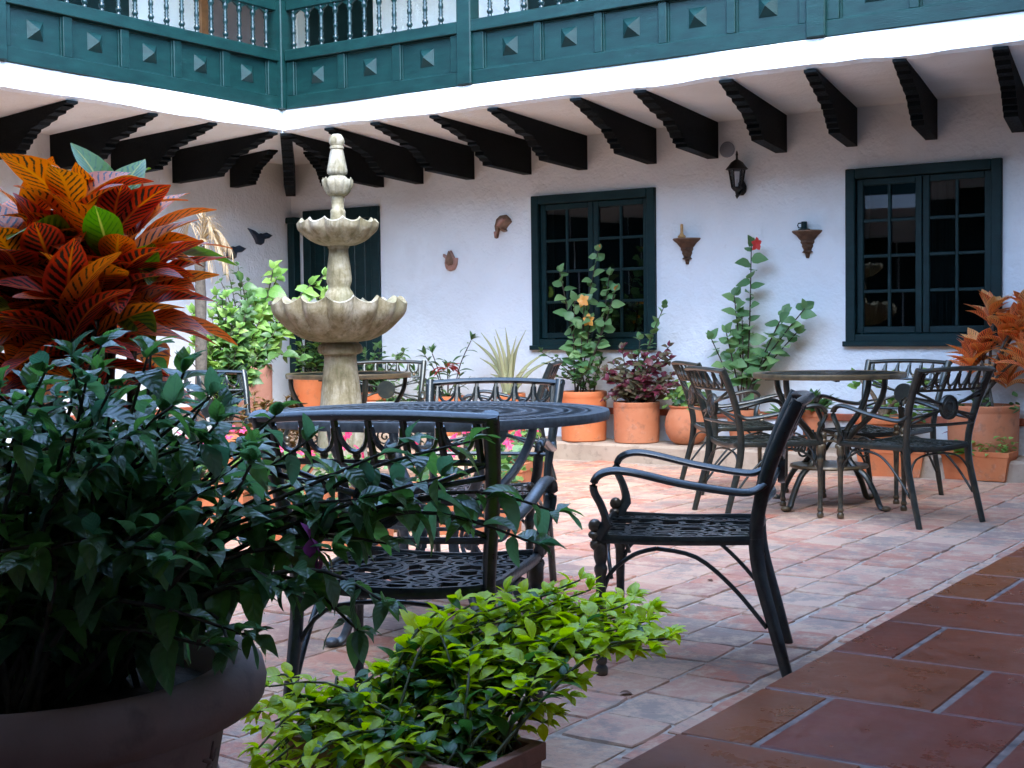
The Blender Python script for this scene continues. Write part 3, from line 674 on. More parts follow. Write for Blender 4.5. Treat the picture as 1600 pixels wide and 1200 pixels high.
relief('bird_plaque', [(-.06, -.06), (-.07, .0), (-.05, .06), (-.01, .09), (.05, .095), (.09, .06), (.105, .03), (.07, .0), (.045, -.03), (.06, -.05), (.02, -.055), (-.01, -.02), (-.03, -.05), (-.045, -.105), (-.06, -.11)], .05, CLAY, (P[0], YB-.001, P[2]), 'brown clay bird plaque with drooping tail, the upper one left of the window', 'wall plaque',
       parts=[('wing', [(-.03, .0), (-.01, .05), (.04, .07), (.07, .05), (.03, .02), (0, -.01)], .03, .035, CLAYP), ('tail', [(-.065, -.05), (-.03, -.045), (-.04, -.1), (-.058, -.108)], .02, .03, CLAYP)])
P = onY(706, 407, YB)
relief('bird_plaque', [(-.06, -.03), (-.05, -.075), (-.01, -.095), (.04, -.085), (.065, -.04), (.075, .02), (.05, .01), (.03, .04), (.0, .09), (-.02, .06), (-.035, .04), (-.08, .062), (-.082, .045), (-.05, .02)], .05, CLAYP, (P[0], YB-.001, P[2]), 'rosy clay bird plaque with raised brown wing, the lower one left of the window', 'wall plaque',
       parts=[('wing', [(-.03, -.03), (-.02, .03), (.0, .085), (.03, .03), (.05, .0), (.045, -.04), (.0, -.05)], .03, .04, CLAY)])
fly = [(-.16, .075), (-.09, .06), (-.02, .02), (.01, .035), (.04, .03), (.09, .045), (.17, .02), (.12, -.01), (.06, -.02), (.05, -.06), (.01, -.08), (-.05, -.07), (-.07, -.03), (-.11, .02)]
for (px, py, lab, k, fl) in ((405, 370, 'small blue-black flying bird plaque on the left wall, nearest the corner', 1.0, 1), (361, 391, 'blue-black bird plaque on the left wall, lower and farther from the corner', 1.1, 1)):
    P = onX(px, py, XL)
    relief('flying_bird', [(a*k, b_*k) for a, b_ in fly], .03, BLUEBLK, (XL+.001, P[1], P[2]), lab, 'wall plaque', axis='x', parts=[('wing', [(a*k*.9-.01, b_*k*.9) for a, b_ in ((-.16, .075), (-.09, .06), (-.02, .02), (-.05, -.01), (-.11, .02))], .02, .012, BLUEBLK)])

# ------------------------------------------------------------------ cast metal furniture
def lattice_seat():
    b = MB()
    def half(y): t = (y+.22)/.47; return .225+.03*t
    def ring(cx, cy, rx, ry, w=.0055, n=14):
        b.sweep([(cx+rx*math.cos(2*math.pi*k/n), cy+ry*math.sin(2*math.pi*k/n), .414+.02*((cx)**2)*0+.012*(abs(cx)/.25)**2) for k in range(n)], w, .005, closed=True, rect=True)
    rows = 6
    for r in range(rows):
        y = -.185+r*.078; hw = half(y); n = 7 if r % 2 == 0 else 6
        for k in range(n):
            x = (-1+(2*k+1)/n)*hw; ring(x, y, hw/n*1.12, .047)
            if (k+r) % 2 == 0: ring(x, y, hw/n*.55, .022, .005, 10)
    for k in (-1, 0, 1): ring(k*.12, 0, .075, .11, .007, 20)
    ring(0, 0, .20, .18, .007, 28)
    return b
SEAT_L = lattice_seat()
def smooth_path(pts, k=4):
    P = [Vector(p) for p in pts]; out = []
    for i in range(len(P)-1):
        p0, p1, p2, p3 = P[max(i-1, 0)], P[i], P[i+1], P[min(i+2, len(P)-1)]
        for j in range(k):
            t = j/k; out.append(.5*((2*p1)+(p2-p0)*t+(2*p0-5*p1+4*p2-p3)*t*t+(3*p1-p0-3*p2+p3)*t**3))
    out.append(P[-1]); return out
def make_chair(metal):
    root = thing('garden_chair', (0, 0, 0), 'chair', 'chair', group='cast metal garden chairs')
    TOP = .85
    for s in (-1, 1):
        # rear leg
        p = smooth_path([(s*.25, -.335, 0), (s*.247, -.295, .15), (s*.243, -.25, .32), (s*.243, -.238, .43)])
        MB().sweep(p, [.0155+.003*i/len(p) for i in range(len(p))], [.017+.007*i/len(p) for i in range(len(p))], n=8, up=(0, 1, 0)).build('leg', metal, root, smooth=50)
        # front leg: turned
        pr = [(.016, 0), (.02, .006), (.02, .022), (.013, .032), (.018, .04), (.018, .05), (.013, .06), (.0145, .2), (.017, .31), (.021, .325), (.021, .335), (.016, .345), (.022, .365), (.022, .40), (.018, .41)]
        MB().lathe(pr, 10, (s*.255, .232, 0)).build('leg', metal, root, smooth=50)
        # arm
        p = smooth_path([(s*.262, -.268, .60), (s*.268, -.235, .578), (s*.278, -.18, .575), (s*.292, -.02, .60), (s*.298, .12, .632), (s*.299, .19, .638), (s*.298, .235, .62), (s*.295, .247, .58), (s*.287, .225, .53), (s*.275, .212, .48), (s*.266, .225, .445), (s*.262, .235, .425)], 4)
        MB().sweep(p, [.019]*len(p), [.0125]*len(p), n=8, up=(0, -.3, 1)).build('arm', metal, root, smooth=50)
        b = MB(); b.ball((s*.266, .248, .466), .021, 10, (.8, 1, 1)); b.ball((s*.264, .25, .437), .02, 8, (1, 1, .7)); b.ball((s*.257, .245, .405), .021, 8, (1, 1, .9)); b.build('scroll', metal, root, smooth=True)
        # leg braces
        b = MB(); b.sweep(smooth_path([(s*.252, .225, .26), (s*.25, .2, .32), (s*.248, .13, .375), (s*.246, .06, .395)]), .007, .008, n=6, up=(1, 0, 0))
        b.sweep(smooth_path([(s*.246, .06, .395), (s*.246, -.06, .37), (s*.246, -.17, .28), (s*.247, -.27, .16)]), .007, .008, n=6, up=(1, 0, 0)); b.build('brace', metal, root, smooth=True)
    b = MB(); b.sweep(smooth_path([(-.25, .2, .30), (-.17, .22, .38), (0, .23, .395), (.17, .22, .38), (.25, .2, .30)]), .006, .007, n=6, up=(0, 1, 0)); b.build('brace', metal, root, smooth=True); b = MB(); b.sweep(smooth_path([(-.245, -.262, .26), (-.17, -.24, .36), (0, -.235, .385), (.17, -.24, .36), (.245, -.262, .26)]), .006, .007, n=6, up=(0, 1, 0)); b.build('brace', metal, root, smooth=True)
    # seat
    rim = [(-.243, -.235, .425), (-.252, 0, .42), (-.262, .22, .425), (-.24, .252, .427), (-.12, .262, .415), (0, .265, .41), (.12, .262, .415), (.24, .252, .427), (.262, .22, .425), (.252, 0, .42), (.243, -.235, .425), (.12, -.242, .412), (0, -.245, .408), (-.12, -.242, .412)]
    MB().sweep(smooth_path(rim+[rim[0]], 3)[:-1], .011, .016, n=6, closed=True).build('seat_frame', metal, root, smooth=50)
    obj('seat', SEAT_L.mesh('seat', metal, 40), root)
    # back
    for s in (-1, 1):
        p = smooth_path([(s*.243, -.238, .42), (s*.248, -.245, .50), (s*.262, -.272, .62), (s*.275, -.315, .74), (s*.283, -.365, TOP)])
        MB().sweep(p, [.016+.006*i/len(p) for i in range(len(p))], [.021]*len(p), n=8, up=(0, 1, .2)).build('back_post', metal, root, smooth=50)
    def by(z): return np.interp(z, [.42, .50, .62, .74, .85], [-.238, -.245, -.272, -.315, -.365])
    def bow(x): return -.035*(1-(x/.29)**2)
    def BP(x, z): return (x, by(z)+bow(x), z)
    MB().sweep([BP(-.298+.596*i/16, TOP-.012*abs(i/8-1)**2) for i in range(17)], .02, .013, n=8).build('top_rail', metal, root, smooth=50)
    # scalloped row
    b = MB(); n = 6; pitch = .50/n
    for k in range(n):
        xc = -.25+pitch*(k+.5)
        b.sweep([BP(xc+.036*math.cos(a), .822+.062*math.sin(a)) for a in [math.pi+math.pi*q/8 for q in range(9)]], .0065, .0085, n=5, up=(0, 1, 0))
        b.ball(BP(xc, .752), .011, 6)
    for k in range(n+1):
        xc = -.25+pitch*k; b.sweep([BP(xc, .845), BP(xc, .735)], .009, .008, n=5, up=(0, 1, 0))
    b.build('scallops', metal, root, smooth=50)
    MB().sweep([BP(-.27+.54*i/12, .735) for i in range(13)], .008, .008, n=6).build('rail', metal, root, smooth=50)
    MB().sweep([BP(-.258+.516*i/12, .545) for i in range(13)], .009, .009, n=6).build('rail', metal, root, smooth=50)
    # medallion
    my = by(.64)+bow(0)
    b = MB().lathe([(.004, .010), (.02, .012), (.024, .008), (.03, .008), (.034, .012), (.045, .012), (.05, .006), (.056, .006), (.058, .011), (.066, .011), (.068, 0), (.066, -.011), (.004, -.011)], 22)
    b.v = [(x, my-z, .64+y) for x, y, z in b.v]; b.build('medallion', metal, root, smooth=40)
    for s in (-1, 1):
        for z0, z1 in ((.655, .73), (.66, .70), (.625, .55), (.62, .585)):
            MB().sweep([BP(s*.06, z0), BP(s*.16, (z0+z1)/2), BP(s*.262, z1)], .0075, n=6).build('spoke', metal, root, smooth=True)
    return root
chair0 = make_chair(METAL); chair1 = make_chair(METALP)
used = {chair0.name: False, chair1.name: False}
def put_chair(x, y, deg, label, src=chair0, scale=1, z=0, tilt=0):
    r = src if not used[src.name] else copy_tree(src)
    used[src.name] = True
    r.location = (x, y, z); r.rotation_euler = (0, 0, R_(deg)); r.scale = (scale,)*3; r['label'] = label; return r
put_chair(-2.075, 4.04, 113, 'dark cast metal armchair alone in the foreground, in profile, facing left', scale=1.02)
put_chair(-2.30, 2.93, 21, 'dark cast metal armchair seen from behind through the leafy branches, pushed to the near table', scale=1.05)
put_chair(-3.285, 4.57, 203, 'dark cast metal armchair on the far side of the near round table, facing the camera', scale=1.02)
put_chair(-3.74, 3.05, 312, 'dark cast metal armchair left of the near table, mostly hidden behind dark leaves', scale=1.02)
put_chair(-2.50, 7.56, 66, 'green-black armchair at the right of the far table, its back to the right', src=chair1)
put_chair(-2.945, 8.42, 169, 'green-black armchair behind the far table, facing the camera', src=chair1)
put_chair(-3.27, 7.40, -43, 'bronze-worn armchair at the left of the far table, seen from behind', src=chair1)
put_chair(-3.89, 8.40, -47, 'pale-lit armchair just behind the bronze-worn one at the far table', src=chair1)

def make_table(R, Zt, metal, loc, label, lattice=True, rz=0):
    root = thing('garden_table', loc, label, 'table', rz=rz, group='round cast metal tables')
    b = MB()
    def flatring(r0, r1, n=64, z=Zt): b.lathe([(r0, z-.012), (r1, z-.012), (r1, z), (r0, z), (r0, z-.012)], n, capb=False, capt=False)
    b.lathe([(.001, Zt-.012), (.07, Zt-.012), (.07, Zt), (.001, Zt)], 32)
    for f0, f1 in ((.16, .185), (.33, .36), (.53, .56), (.74, .77), (.88, .97)): flatring(R*f0, R*f1)
    for f0, f1, n in ((.07/R, .16, 16), (.185, .33, 20), (.36, .53, 30), (.56, .74, 42), (.77, .88, 56)):
        for k in range(n):
            a = 2*math.pi*k/n; rm = R*(f0+f1)/2; hr = R*(f1-f0)/2+.004; ht = rm*math.pi/n*.98
            ca, sa = math.cos(a), math.sin(a)
            b.sweep([((rm+hr*math.cos(t))*ca-ht*math.sin(t)*sa, (rm+hr*math.cos(t))*sa+ht*math.sin(t)*ca, Zt-.006) for t in [2*math.pi*q/10 for q in range(10)]], .0125, .006, closed=True, rect=True)
    b.build('tabletop', metal, root, smooth=40)
    n = int(2*math.pi*R/.022)
    MB().lathe([(R*.965, Zt-.03), (R, Zt-.028), (R+.004, Zt-.01), (R, Zt+.003), (R*.965, Zt+.002), (R*.965, Zt-.03)], n*2, scal=lambda a, i: (.004*math.sin(a*n) if i in (1, 2, 3) else 0, 0), capb=False, capt=False).build('rim', metal, root, smooth=50)
    for k in range(4):
        a = math.pi/4+k*math.pi/2; ca, sa = math.cos(a), math.sin(a)
        def Pp(r, z): return (r*ca, r*sa, z)
        p = smooth_path([Pp(.40, Zt-.03), Pp(.385, Zt-.12), Pp(.31, Zt-.24), Pp(.17, Zt-.36), Pp(.13, Zt-.45), Pp(.17, .26), Pp(.26, .2), Pp(.33, .1), Pp(.37, .02), Pp(.42, .012)])
        lg = MB().sweep(p, .016, .02, n=8, up=(-sa, ca, 0)); lg.ball(Pp(.41, .016), .024, 8, (1.2, 1.2, .66)); lg = lg.build('leg', metal, root, smooth=50)
        # scrolls inside the leg
        q = []
        for t in np.linspace(0, 4.2*math.pi, 34): rr = .07*(1-t/(4.6*math.pi)); q.append(Pp(.25+rr*math.cos(t), .36+rr*math.sin(t)))
        MB().sweep(q, .007, .008, n=5, up=(-sa, ca, 0)).build('scroll', metal, lg, smooth=True)
        MB().sweep([Pp(.13, .29), Pp(.13, Zt-.35)], .011, .011, rect=True, up=(ca, sa, .01)).build('upright', metal, lg)
    b = MB(); b.lathe([(.02, .23), (.23, .23), (.235, .24), (.23, .25), (.02, .25)], 24); b.build('shelf', metal, root, smooth=40)
    b = MB().lathe([(.20, .40), (.215, .40), (.215, .412), (.20, .412), (.20, .40)], 24, capb=False, capt=False)
    b.build('ring', metal, root, smooth=40)
    MB().sweep([(0, -.38, Zt-.03), (0, .38, Zt-.03)], .012, .01, rect=True).build('crossbar', metal, root); MB().sweep([(-.38, 0, Zt-.032), (.38, 0, Zt-.032)], .012, .01, rect=True).build('crossbar', metal, root)
    return root
tp = G(681, 643, .80)
make_table(.62, .80, TABLEM, (tp[0], tp[1], 0), 'large round openwork metal table near the camera with lattice top', rz=.3)
make_table(.45, .80, METALP, (-3.08, 7.93, 0), 'round metal table with scrolled legs among the chairs at the right', rz=.5)
bp = at(545, 592, 9.3)
make_table(.42, .80, METALP, (bp[0], bp[1], 0), 'small round metal table half hidden behind the stone fountain', rz=.2)
bc = at(598, 600, 10.0); put_chair(bc[0], bc[1], 215, 'armchair behind the fountain, back to the plants by the far wall', src=chair1)
bc = at(352, 600, 8.0); put_chair(bc[0], bc[1], 250, 'armchair at far left before the big terracotta tub, seen over the dark leaves', src=chair0)
bc = at(786, 600, 9.6); put_chair(bc[0], bc[1], 118, 'armchair in front of the aloe, only its narrow back edge showing', src=chair0)

# ------------------------------------------------------------------ fountain
FD = 7.9; fc = at(531, 509, FD); fk = FD/F
fo = thing('fountain', (fc[0], fc[1], 0), 'tiered weathered stone fountain with three scalloped bowls and a finial', 'fountain')
def fz(y): return 1.1+(509-y)*fk
def fl(l): return [(hw*fk, fz(y)) for hw, y in l]
ped = [(50, 745), (50, 735), (44, 728), (44, 716), (40, 708), (38, 690), (34, 640), (30, 600), (26, 565), (25, 552), (26, 549), (33, 547), (35, 543), (35, 538), (33, 534), (29, 531), (29, 526)]
MB().lathe([(p[0], p[1]) for p in fl(ped)], 32).build('pedestal', STONE, fo, smooth=40)
def bowl(rim, ytop, ybot, nl, foot, name, sag):
    def half(r, z): return (r*fk, fz(z))
    prof = []; K = 10
    for i in range(K+1):
        t = i/K; r = foot+(rim-foot)*math.sin(t*math.pi/2)**.75; y = ybot+(ytop-ybot)*(1-math.cos(t*math.pi/2))**.72; prof.append((r, y, t))
    prof += [(rim*1.01, ytop-2, 1.0), (rim*.96, ytop-4, 1.0), (rim*.80, ytop+6, .6), (rim*.4, ytop+16, .3), (6, ytop+16, 0)]
    pr = [half(r, y) for r, y, t in prof]
    def sc_(a, i):
        r, y, t = prof[i]; w = .5+.5*math.cos(a*nl); lob = (abs(math.cos(a*nl/2))**.8)
        if i <= K: return (.075*rim*fk*(lob-.6)*min(1, t*1.6+.25)), (-sag*fk*(lob)*max(0, t-.55)/.45 if t > .55 else 0)
        return (.075*rim*fk*(lob-.6)*t, -sag*fk*lob*(.75 if i <= K+2 else .2))
    MB().lathe(pr, nl*10, scal=sc_).build(name, STONE, fo, smooth=60)
bowl(103, 462, 530, 15, 27, 'bowl', 14); bowl(62, 341, 380, 13, 15, 'bowl', 9); bowl(24, 277, 303, 9, 10, 'bowl', 6)
MB().lathe(fl([(23, 470), (23, 456), (21, 452), (17, 446), (17, 443), (19.5, 436), (20, 431), (18, 412), (15, 390), (15, 384), (16.5, 383), (17, 379), (15, 376)]), 28).build('column', STONE, fo, smooth=40)
MB().lathe(fl([(12, 350), (12, 337), (11.5, 330), (12, 327), (11, 324), (9.5, 322), (10, 306), (11, 304), (11, 300)]), 24).build('stem', STONE, fo, smooth=40)
MB().lathe(fl([(15, 285), (16, 279), (15, 274), (12, 271), (15.5, 268), (16, 263), (14, 255), (10.5, 236), (9.5, 230), (11, 229), (11, 226), (9.5, 225), (12.5, 219), (11.5, 214), (8, 208), (6.5, 207), (.5, 206.5)]), 16, scal=lambda a, i: (.0016*math.cos(8*a) if 5 < i < 8 else 0, 0)).build('finial', STONE, fo, smooth=45)
MB().lathe([(.62, 0), (.64, .02), (.64, .15), (.60, .17), (.54, .17), (.52, .10), (.02, .10)], 40).build('basin', STONE, fo, smooth=40)

# ------------------------------------------------------------------ leaves
def leaf_mb(width, fold=.25, curl=.35, tipw=.6, rows=6, wavy=0, teeth=0):
    # length 1 along +Y, blade across X, folds up along the midrib, curls down to the tip
    b = MB(); uv = []
    for i in range(rows+1):
        t = i/rows; w = width/2*(math.sin(math.pi*min(1, t**tipw))**.9 if 0 < t < 1 else .02)
        y = t; z = -curl*t*t*.5+.06*math.sin(t*math.pi)
        wv = wavy*math.sin(t*9)
        for s in (-1, 0, 1):
            b.v.append((s*w*(1+teeth*((i % 2)-.5)), y, z+abs(s)*w*fold*(1 if s else 0)*2*.5+(wv*s if s else 0))); uv.append((s*(1.0), t))
    for i in range(rows):
        for k in (0, 1):
            a = i*3+k; b.f.append((a, a+1, a+4, a+3))
    b.uv = uv; return b
LEAFM = {}
def leafmesh(kind, b, m):
    key = (kind, m.name)
    if key in LEAFM: return LEAFM[key]
    me = bpy.data.meshes.new('leaf'); me.from_pydata(b.v, [], b.f); me.materials.append(m)
    ul = me.uv_layers.new(name='UVMap'); li = np.empty(len(me.loops), int); me.loops.foreach_get('vertex_index', li); ul.data.foreach_set('uv', np.array(b.uv)[li].ravel())
    me.polygons.foreach_set('use_smooth', [True]*len(me.polygons)); me.update(); LEAFM[key] = me; return me
LEAF = dict(boug=leaf_mb(.60, .35, .5, .75, 7, wavy=.025), boug2=leaf_mb(.54, .1, 1.0, .78, 7, wavy=.04), boug3=leaf_mb(.5, .6, .3, .8, 7, wavy=-.03), ovate=leaf_mb(.62, .3, .5, .75), ovate2=leaf_mb(.56, .15, .9, .75, wavy=.02), lance=leaf_mb(.34, .35, .35, 1.05, 7), lance2=leaf_mb(.30, .2, .7, 1.1, 7, wavy=.015), crot=leaf_mb(.46, .3, .25, .92, 8, wavy=.008), crot2=leaf_mb(.40, .2, .6, .98, 8, wavy=.02),
            obov=leaf_mb(.46, .3, .25, 1.15), hib=leaf_mb(.74, .12, .3, .72, teeth=.08), col=leaf_mb(.68, .15, .5, .72, teeth=.16), pal=leaf_mb(.05, .2, .6, .9, 5), round=leaf_mb(.95, -.15, .3, .85), petal=leaf_mb(.75, .15, .5, 1.2, 4), strap=leaf_mb(.12, .5, .3, .5, 8))
def frame(pos, d, up=(0, 0, 1), size=1, roll=0):
    d = Vector(d).normalized(); up = Vector(up); x = d.cross(up)
    if x.length < 1e-3: x = Vector((1, 0, 0))
    x.normalize(); z = x.cross(d); 
    if roll: q = Matrix.Rotation(roll, 3, d); x = q @ x; z = q @ z
    return Matrix(((x[0]*size, d[0]*size, z[0]*size, pos[0]), (x[1]*size, d[1]*size, z[1]*size, pos[1]), (x[2]*size, d[2]*size, z[2]*size, pos[2]), (0, 0, 0, 1)))
class Plant:
    def __init__(s, name, loc, label, cat, group=None):
        s.root = thing(name, loc, label, cat, group=group); s.o = Vector(loc); s.L = []
    def leaf(s, kind, m, pos, d, size, up=(0, 0, 1), roll=0, name='leaf'): s.L.append((kind, m, frame(Vector(pos)-s.o, d, up, size, roll), size, Vector(pos), name))
    def stem(s, pts, r0, r1, m, k=3, name='stem'):
        p = smooth_path(pts, k); n = len(p)
        b = MB().sweep(p, [r0+(r1-r0)*i/(n-1) for i in range(n)], n=6); b.build(name, m, s.root, smooth=True, world=True); return p
    def finish(s, limit=300, minpx=10):
        def ps(l): 
            d = depth(l[4]); q = CR @ (np.array(l[4])-CAMP); 
            if d < .2: return 0
            px, py = q[0]/q[2]*F+800, q[1]/q[2]*F+600
            return l[3]*F/d*(1 if -60 < px < 1660 and -60 < py < 1260 else .01)
        s.L.sort(key=lambda l: -ps(l)); rest = {}; cnt = {}
        for l in s.L:
            nm = l[5]; c_ = cnt.get(nm, 0)
            if c_ < limit and ps(l) >= minpx:
                cnt[nm] = c_+1; o = obj(nm, leafmesh(l[0], LEAF[l[0]], l[1]), s.root); o.matrix_local = l[2]
            else: rest.setdefault((l[1].name, nm), []).append(l)
        for (mn, nm), ls in rest.items():
            o = merged('foliage' if nm == 'leaf' else 'blossom', [(LEAF[l[0]], l[2], random.random()) for l in ls], ls[0][1], s.root, True); tag(o, kind='stuff')
        return s.root
def rdir(el0, el1, az=None, spread=math.pi):
    a = U(0, 2*math.pi) if az is None else az+U(-spread, spread); e = R_(U(el0, el1)); return Vector((math.cos(e)*math.cos(a), math.cos(e)*math.sin(a), math.sin(e)))
def leafy(P, path, kind, m, spacing, size, start=.25, el=(-10, 40), droop=0, tuft=3, jit=.25, up=(0, 0, 1)):
    # leaves in alternate spiral along a stem path
    ln = [0]
    for a, b in zip(path[:-1], path[1:]): ln.append(ln[-1]+(b-a).length)
    T = ln[-1]; s = T*start; ph = U(0, 6.28)
    kinds = kind if isinstance(kind, (list, tuple)) else [kind]
    while s < T:
        i = max(k for k in range(len(ln)) if ln[k] <= s); i = min(i, len(path)-2); f = (s-ln[i])/max(1e-6, ln[i+1]-ln[i]); p = path[i].lerp(path[i+1], f); ax = (path[i+1]-path[i]).normalized()
        d = rdir(*el, az=ph, spread=.4); d = (d+ax*.35).normalized()
        mm = m(s/T) if callable(m) else m
        P.leaf(random.choice(kinds), mm, p, d-Vector((0, 0, droop)), size*U(1-jit, 1+jit)*(1-.25*max(0, s/T-.8)/.2), roll=U(-.4, .4), up=up); ph += 2.4; s += spacing*U(.7, 1.3)
    ax = (path[-1]-path[-2]).normalized()
    for k in range(tuft):
        d = (ax*1.0+rdir(-10, 50)*.9).normalized(); mm = m(1) if callable(m) else m
        P.leaf(random.choice(kinds), mm, path[-1], d, size*U(.5, .85), roll=U(-.5, .5), up=up)

# leaf colours
L_BOUG = leaf_mat('bougainvillea_leaf', (.05, .135, .075), (.10, .215, .09), rough=.3, trans=.4, vein=(.07, .14, .07), two=(.09, .21, .05), spec=1.0, vb=.22)
L_CROT = leaf_mat('croton_leaf', (.68, .10, .02), (.74, .2, .03), rough=.42, trans=.3, vein=(.72, .22, .04), croton=True, blotch=(.025, .018, .01), two=(.60, .06, .035))
L_CROTY = leaf_mat('croton_young_leaf', (.10, .25, .02), (.2, .32, .03), rough=.35, trans=.3, vein=(.5, .5, .08), croton=True, blotch=(.05, .16, .02))
L_CROTF = leaf_mat('croton_far_leaf', (.88, .28, .08), (.9, .58, .24), rough=.45, trans=.25, vein=(.65, .4, .1), croton=True, blotch=(.24, .045, .02), two=(.85, .3, .12))
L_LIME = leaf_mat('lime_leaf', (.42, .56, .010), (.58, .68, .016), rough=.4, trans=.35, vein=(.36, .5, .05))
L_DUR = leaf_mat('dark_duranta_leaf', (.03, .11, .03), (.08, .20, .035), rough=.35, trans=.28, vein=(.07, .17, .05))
L_HIB = leaf_mat('hibiscus_leaf', (.08, .19, .075), (.19, .32, .12), rough=.42, trans=.28, vein=(.13, .22, .08))
L_GRN = leaf_mat('bright_green_leaf', (.11, .25, .05), (.24, .38, .09), rough=.42, trans=.3, vein=(.22, .34, .1))
L_MID = leaf_mat('mid_green_leaf', (.035, .10, .03), (.09, .18, .05), rough=.42, trans=.25, vein=(.12, .2, .07))
L_PURP = leaf_mat('purple_iresine_leaf', (.10, .018, .03), (.17, .028, .05), rough=.4, trans=.25, vein=(.36, .1, .13), two=(.11, .10, .05))
L_COL = leaf_mat('coleus_leaf', (.13, .03, .02), (.24, .10, .03), rough=.5, trans=.25, vein=(.3, .2, .06), blotch=(.13, .15, .035))
L_ALOE = leaf_mat('aloe_leaf', (.30, .32, .16), (.42, .42, .22), rough=.45, trans=.1)
L_DRY = leaf_mat('dry_palm_leaf', (.34, .24, .12), (.45, .34, .2), rough=.7, trans=.2)
L_RED = leaf_mat('red_bract', (.33, .03, .035), (.45, .05, .05), rough=.45, trans=.25)
L_PINK = leaf_mat('pink_petal', (.75, .05, .16), (.8, .12, .22), rough=.5, trans=.3)
L_ORNG = leaf_mat('orange_petal', (.75, .32, .06), (.8, .42, .12), rough=.5, trans=.3)
L_REDP = leaf_mat('red_petal', (.75, .08, .07), (.8, .12, .1), rough=.5, trans=.3)
L_DEAD = leaf_mat('dead_leaf', (.14, .06, .03), (.2, .1, .05), rough=.7, trans=.1)
L_MAG = leaf_mat('magenta_bract', (.35, .05, .25), (.4, .08, .3), rough=.5, trans=.3)

# ------------------------------------------------------------------ pots
def pot_lathe(P, r, h, m, style='cyl', c=None, z0=0):
    c = Vector(c) if c is not None else P.o; x, y = c[0], c[1]; z0 = c[2]
    if style == 'cyl': pr = [(r*.9, 0), (r*.97, .02*h), (r*.99, .3*h), (r, .85*h), (r*1.0, .87*h), (r*1.01, .88*h), (r*1.01, h*.985), (r*.985, h), (r*.9, h), (r*.88, h*.9)]
    elif style == 'round': pr = [(r*.5, 0), (r*.75, .1*h), (r*.95, .3*h), (r, .5*h), (r*.95, .7*h), (r*.8, .88*h), (r*.74, .93*h), (r*.82, .97*h), (r*.82, h), (r*.7, h), (r*.7, h*.9)]
    elif style == 'taper': pr = [(r*.68, 0), (r*.7, .02*h), (r*.93, .8*h), (r*1.0, .82*h), (r*1.02, .9*h), (r, h), (r*.88, h), (r*.86, h*.9)]
    MB().lathe(pr, 36, (x, y, z0), capt=False).build('pot', m, P.root, smooth=40, world=True)
    b = MB().lathe([(.001, h*.9+.012), (r*.45, h*.9+.01), (r*.93 if style != 'round' else r*.72, h*.9)], 20, (x, y, z0), capb=False, capt=False); b.build('soil', SOIL, P.root, world=True)
    return Vector((x, y, z0+h*.9))
def trough(P, c, L, Wd, h, rz, m, soil=True, flare=.86, lip=.025):
    # tapering rectangular planter with a lip; c at ground centre
    M = Matrix.Translation(Vector(c)-P.o) @ Matrix.Rotation(rz, 4, 'Z')
    def rect(kx, z, ins=0): return [(sx*(L/2*kx-ins), sy*(Wd/2*kx-ins), z) for sx, sy in ((-1, -1), (1, -1), (1, 1), (-1, 1))]
    rings = [rect(flare, 0), rect(.965, h*.82), rect(1.0, h*.83), rect(1.0, h), rect(1.0, h, lip), rect(.965, h*.8, lip)]
    v = [M @ Vector(p) for r in rings for p in r]; f = [(3, 2, 1, 0)]
    for i in range(len(rings)-1):
        for k in range(4): l = (k+1) % 4; f.append((i*4+k, i*4+l, (i+1)*4+l, (i+1)*4+k))
    o = MB().add(v, f).build('planter', m, P.root)
    bv = o.modifiers.new('bevel', 'BEVEL'); bv.width = .006; bv.segments = 2; bv.limit_method = 'ANGLE'
    s = [M @ Vector(p) for p in rect(.97, h*.85, lip)]; MB().add(s, [(0, 1, 2, 3)]).build('soil', SOIL, P.root)
    return M
def flower(P, pos, d, m, size, n=5, name='petal'):
    d = Vector(d).normalized(); t = d.orthogonal().normalized(); q = d.cross(t); a0 = U(0, 6)
    for k in range(n):
        a = a0+2*math.pi*k/n; e = (t*math.cos(a)+q*math.sin(a))*.9+d*.35; P.leaf('petal', m, pos, e, size*U(.85, 1.1), up=d, name=name)
ZL = .142
def up_from(p, dx, dy, dz, bend=.3):
    p = Vector(p); e = p+Vector((dx, dy, dz)); return [p, p.lerp(e, .5)+Vector((-dx*bend*.3, -dy*bend*.3, dz*.08)), e]

# --- hibiscus with yellow-orange flowers before the left window
def wallpot(l, r, b, t, label, m, style, name='potted_shrub', cat='potted plant', yoff=0, group='potted plants along the far wall'):
    A = G(l, b, ZL); B = G(r, b, ZL); c = (A+B)/2; d = depth(c); w = (r-l)/F*d; h = (b-t)/F*d
    c = c+Vector((0, w*.25+yoff, 0)); c[2] = ZL+.001; c[1] = max(9.665+w*.46, min(c[1], YB-.06-w/2)); c[0] = onY((l+r)/2, b, c[1])[0]
    P = Plant(name, c, label, cat, group); top = pot_lathe(P, w/2*1.02, h, m, style); return P, top, d
def px_target(x, y, P0): 
    # world point above the pot in the vertical plane parallel to the image
    return onY(x, y, min(P0[1], 9.98)) if P0[1] > 9.2 and P0[0] > -9.0 else at(x, y, depth(P0))
P, top, d = wallpot(877, 948, 690, 612, 'tall hibiscus with orange flowers in an orange pot before the left window', TERRA_O, 'cyl')
TIPS = []
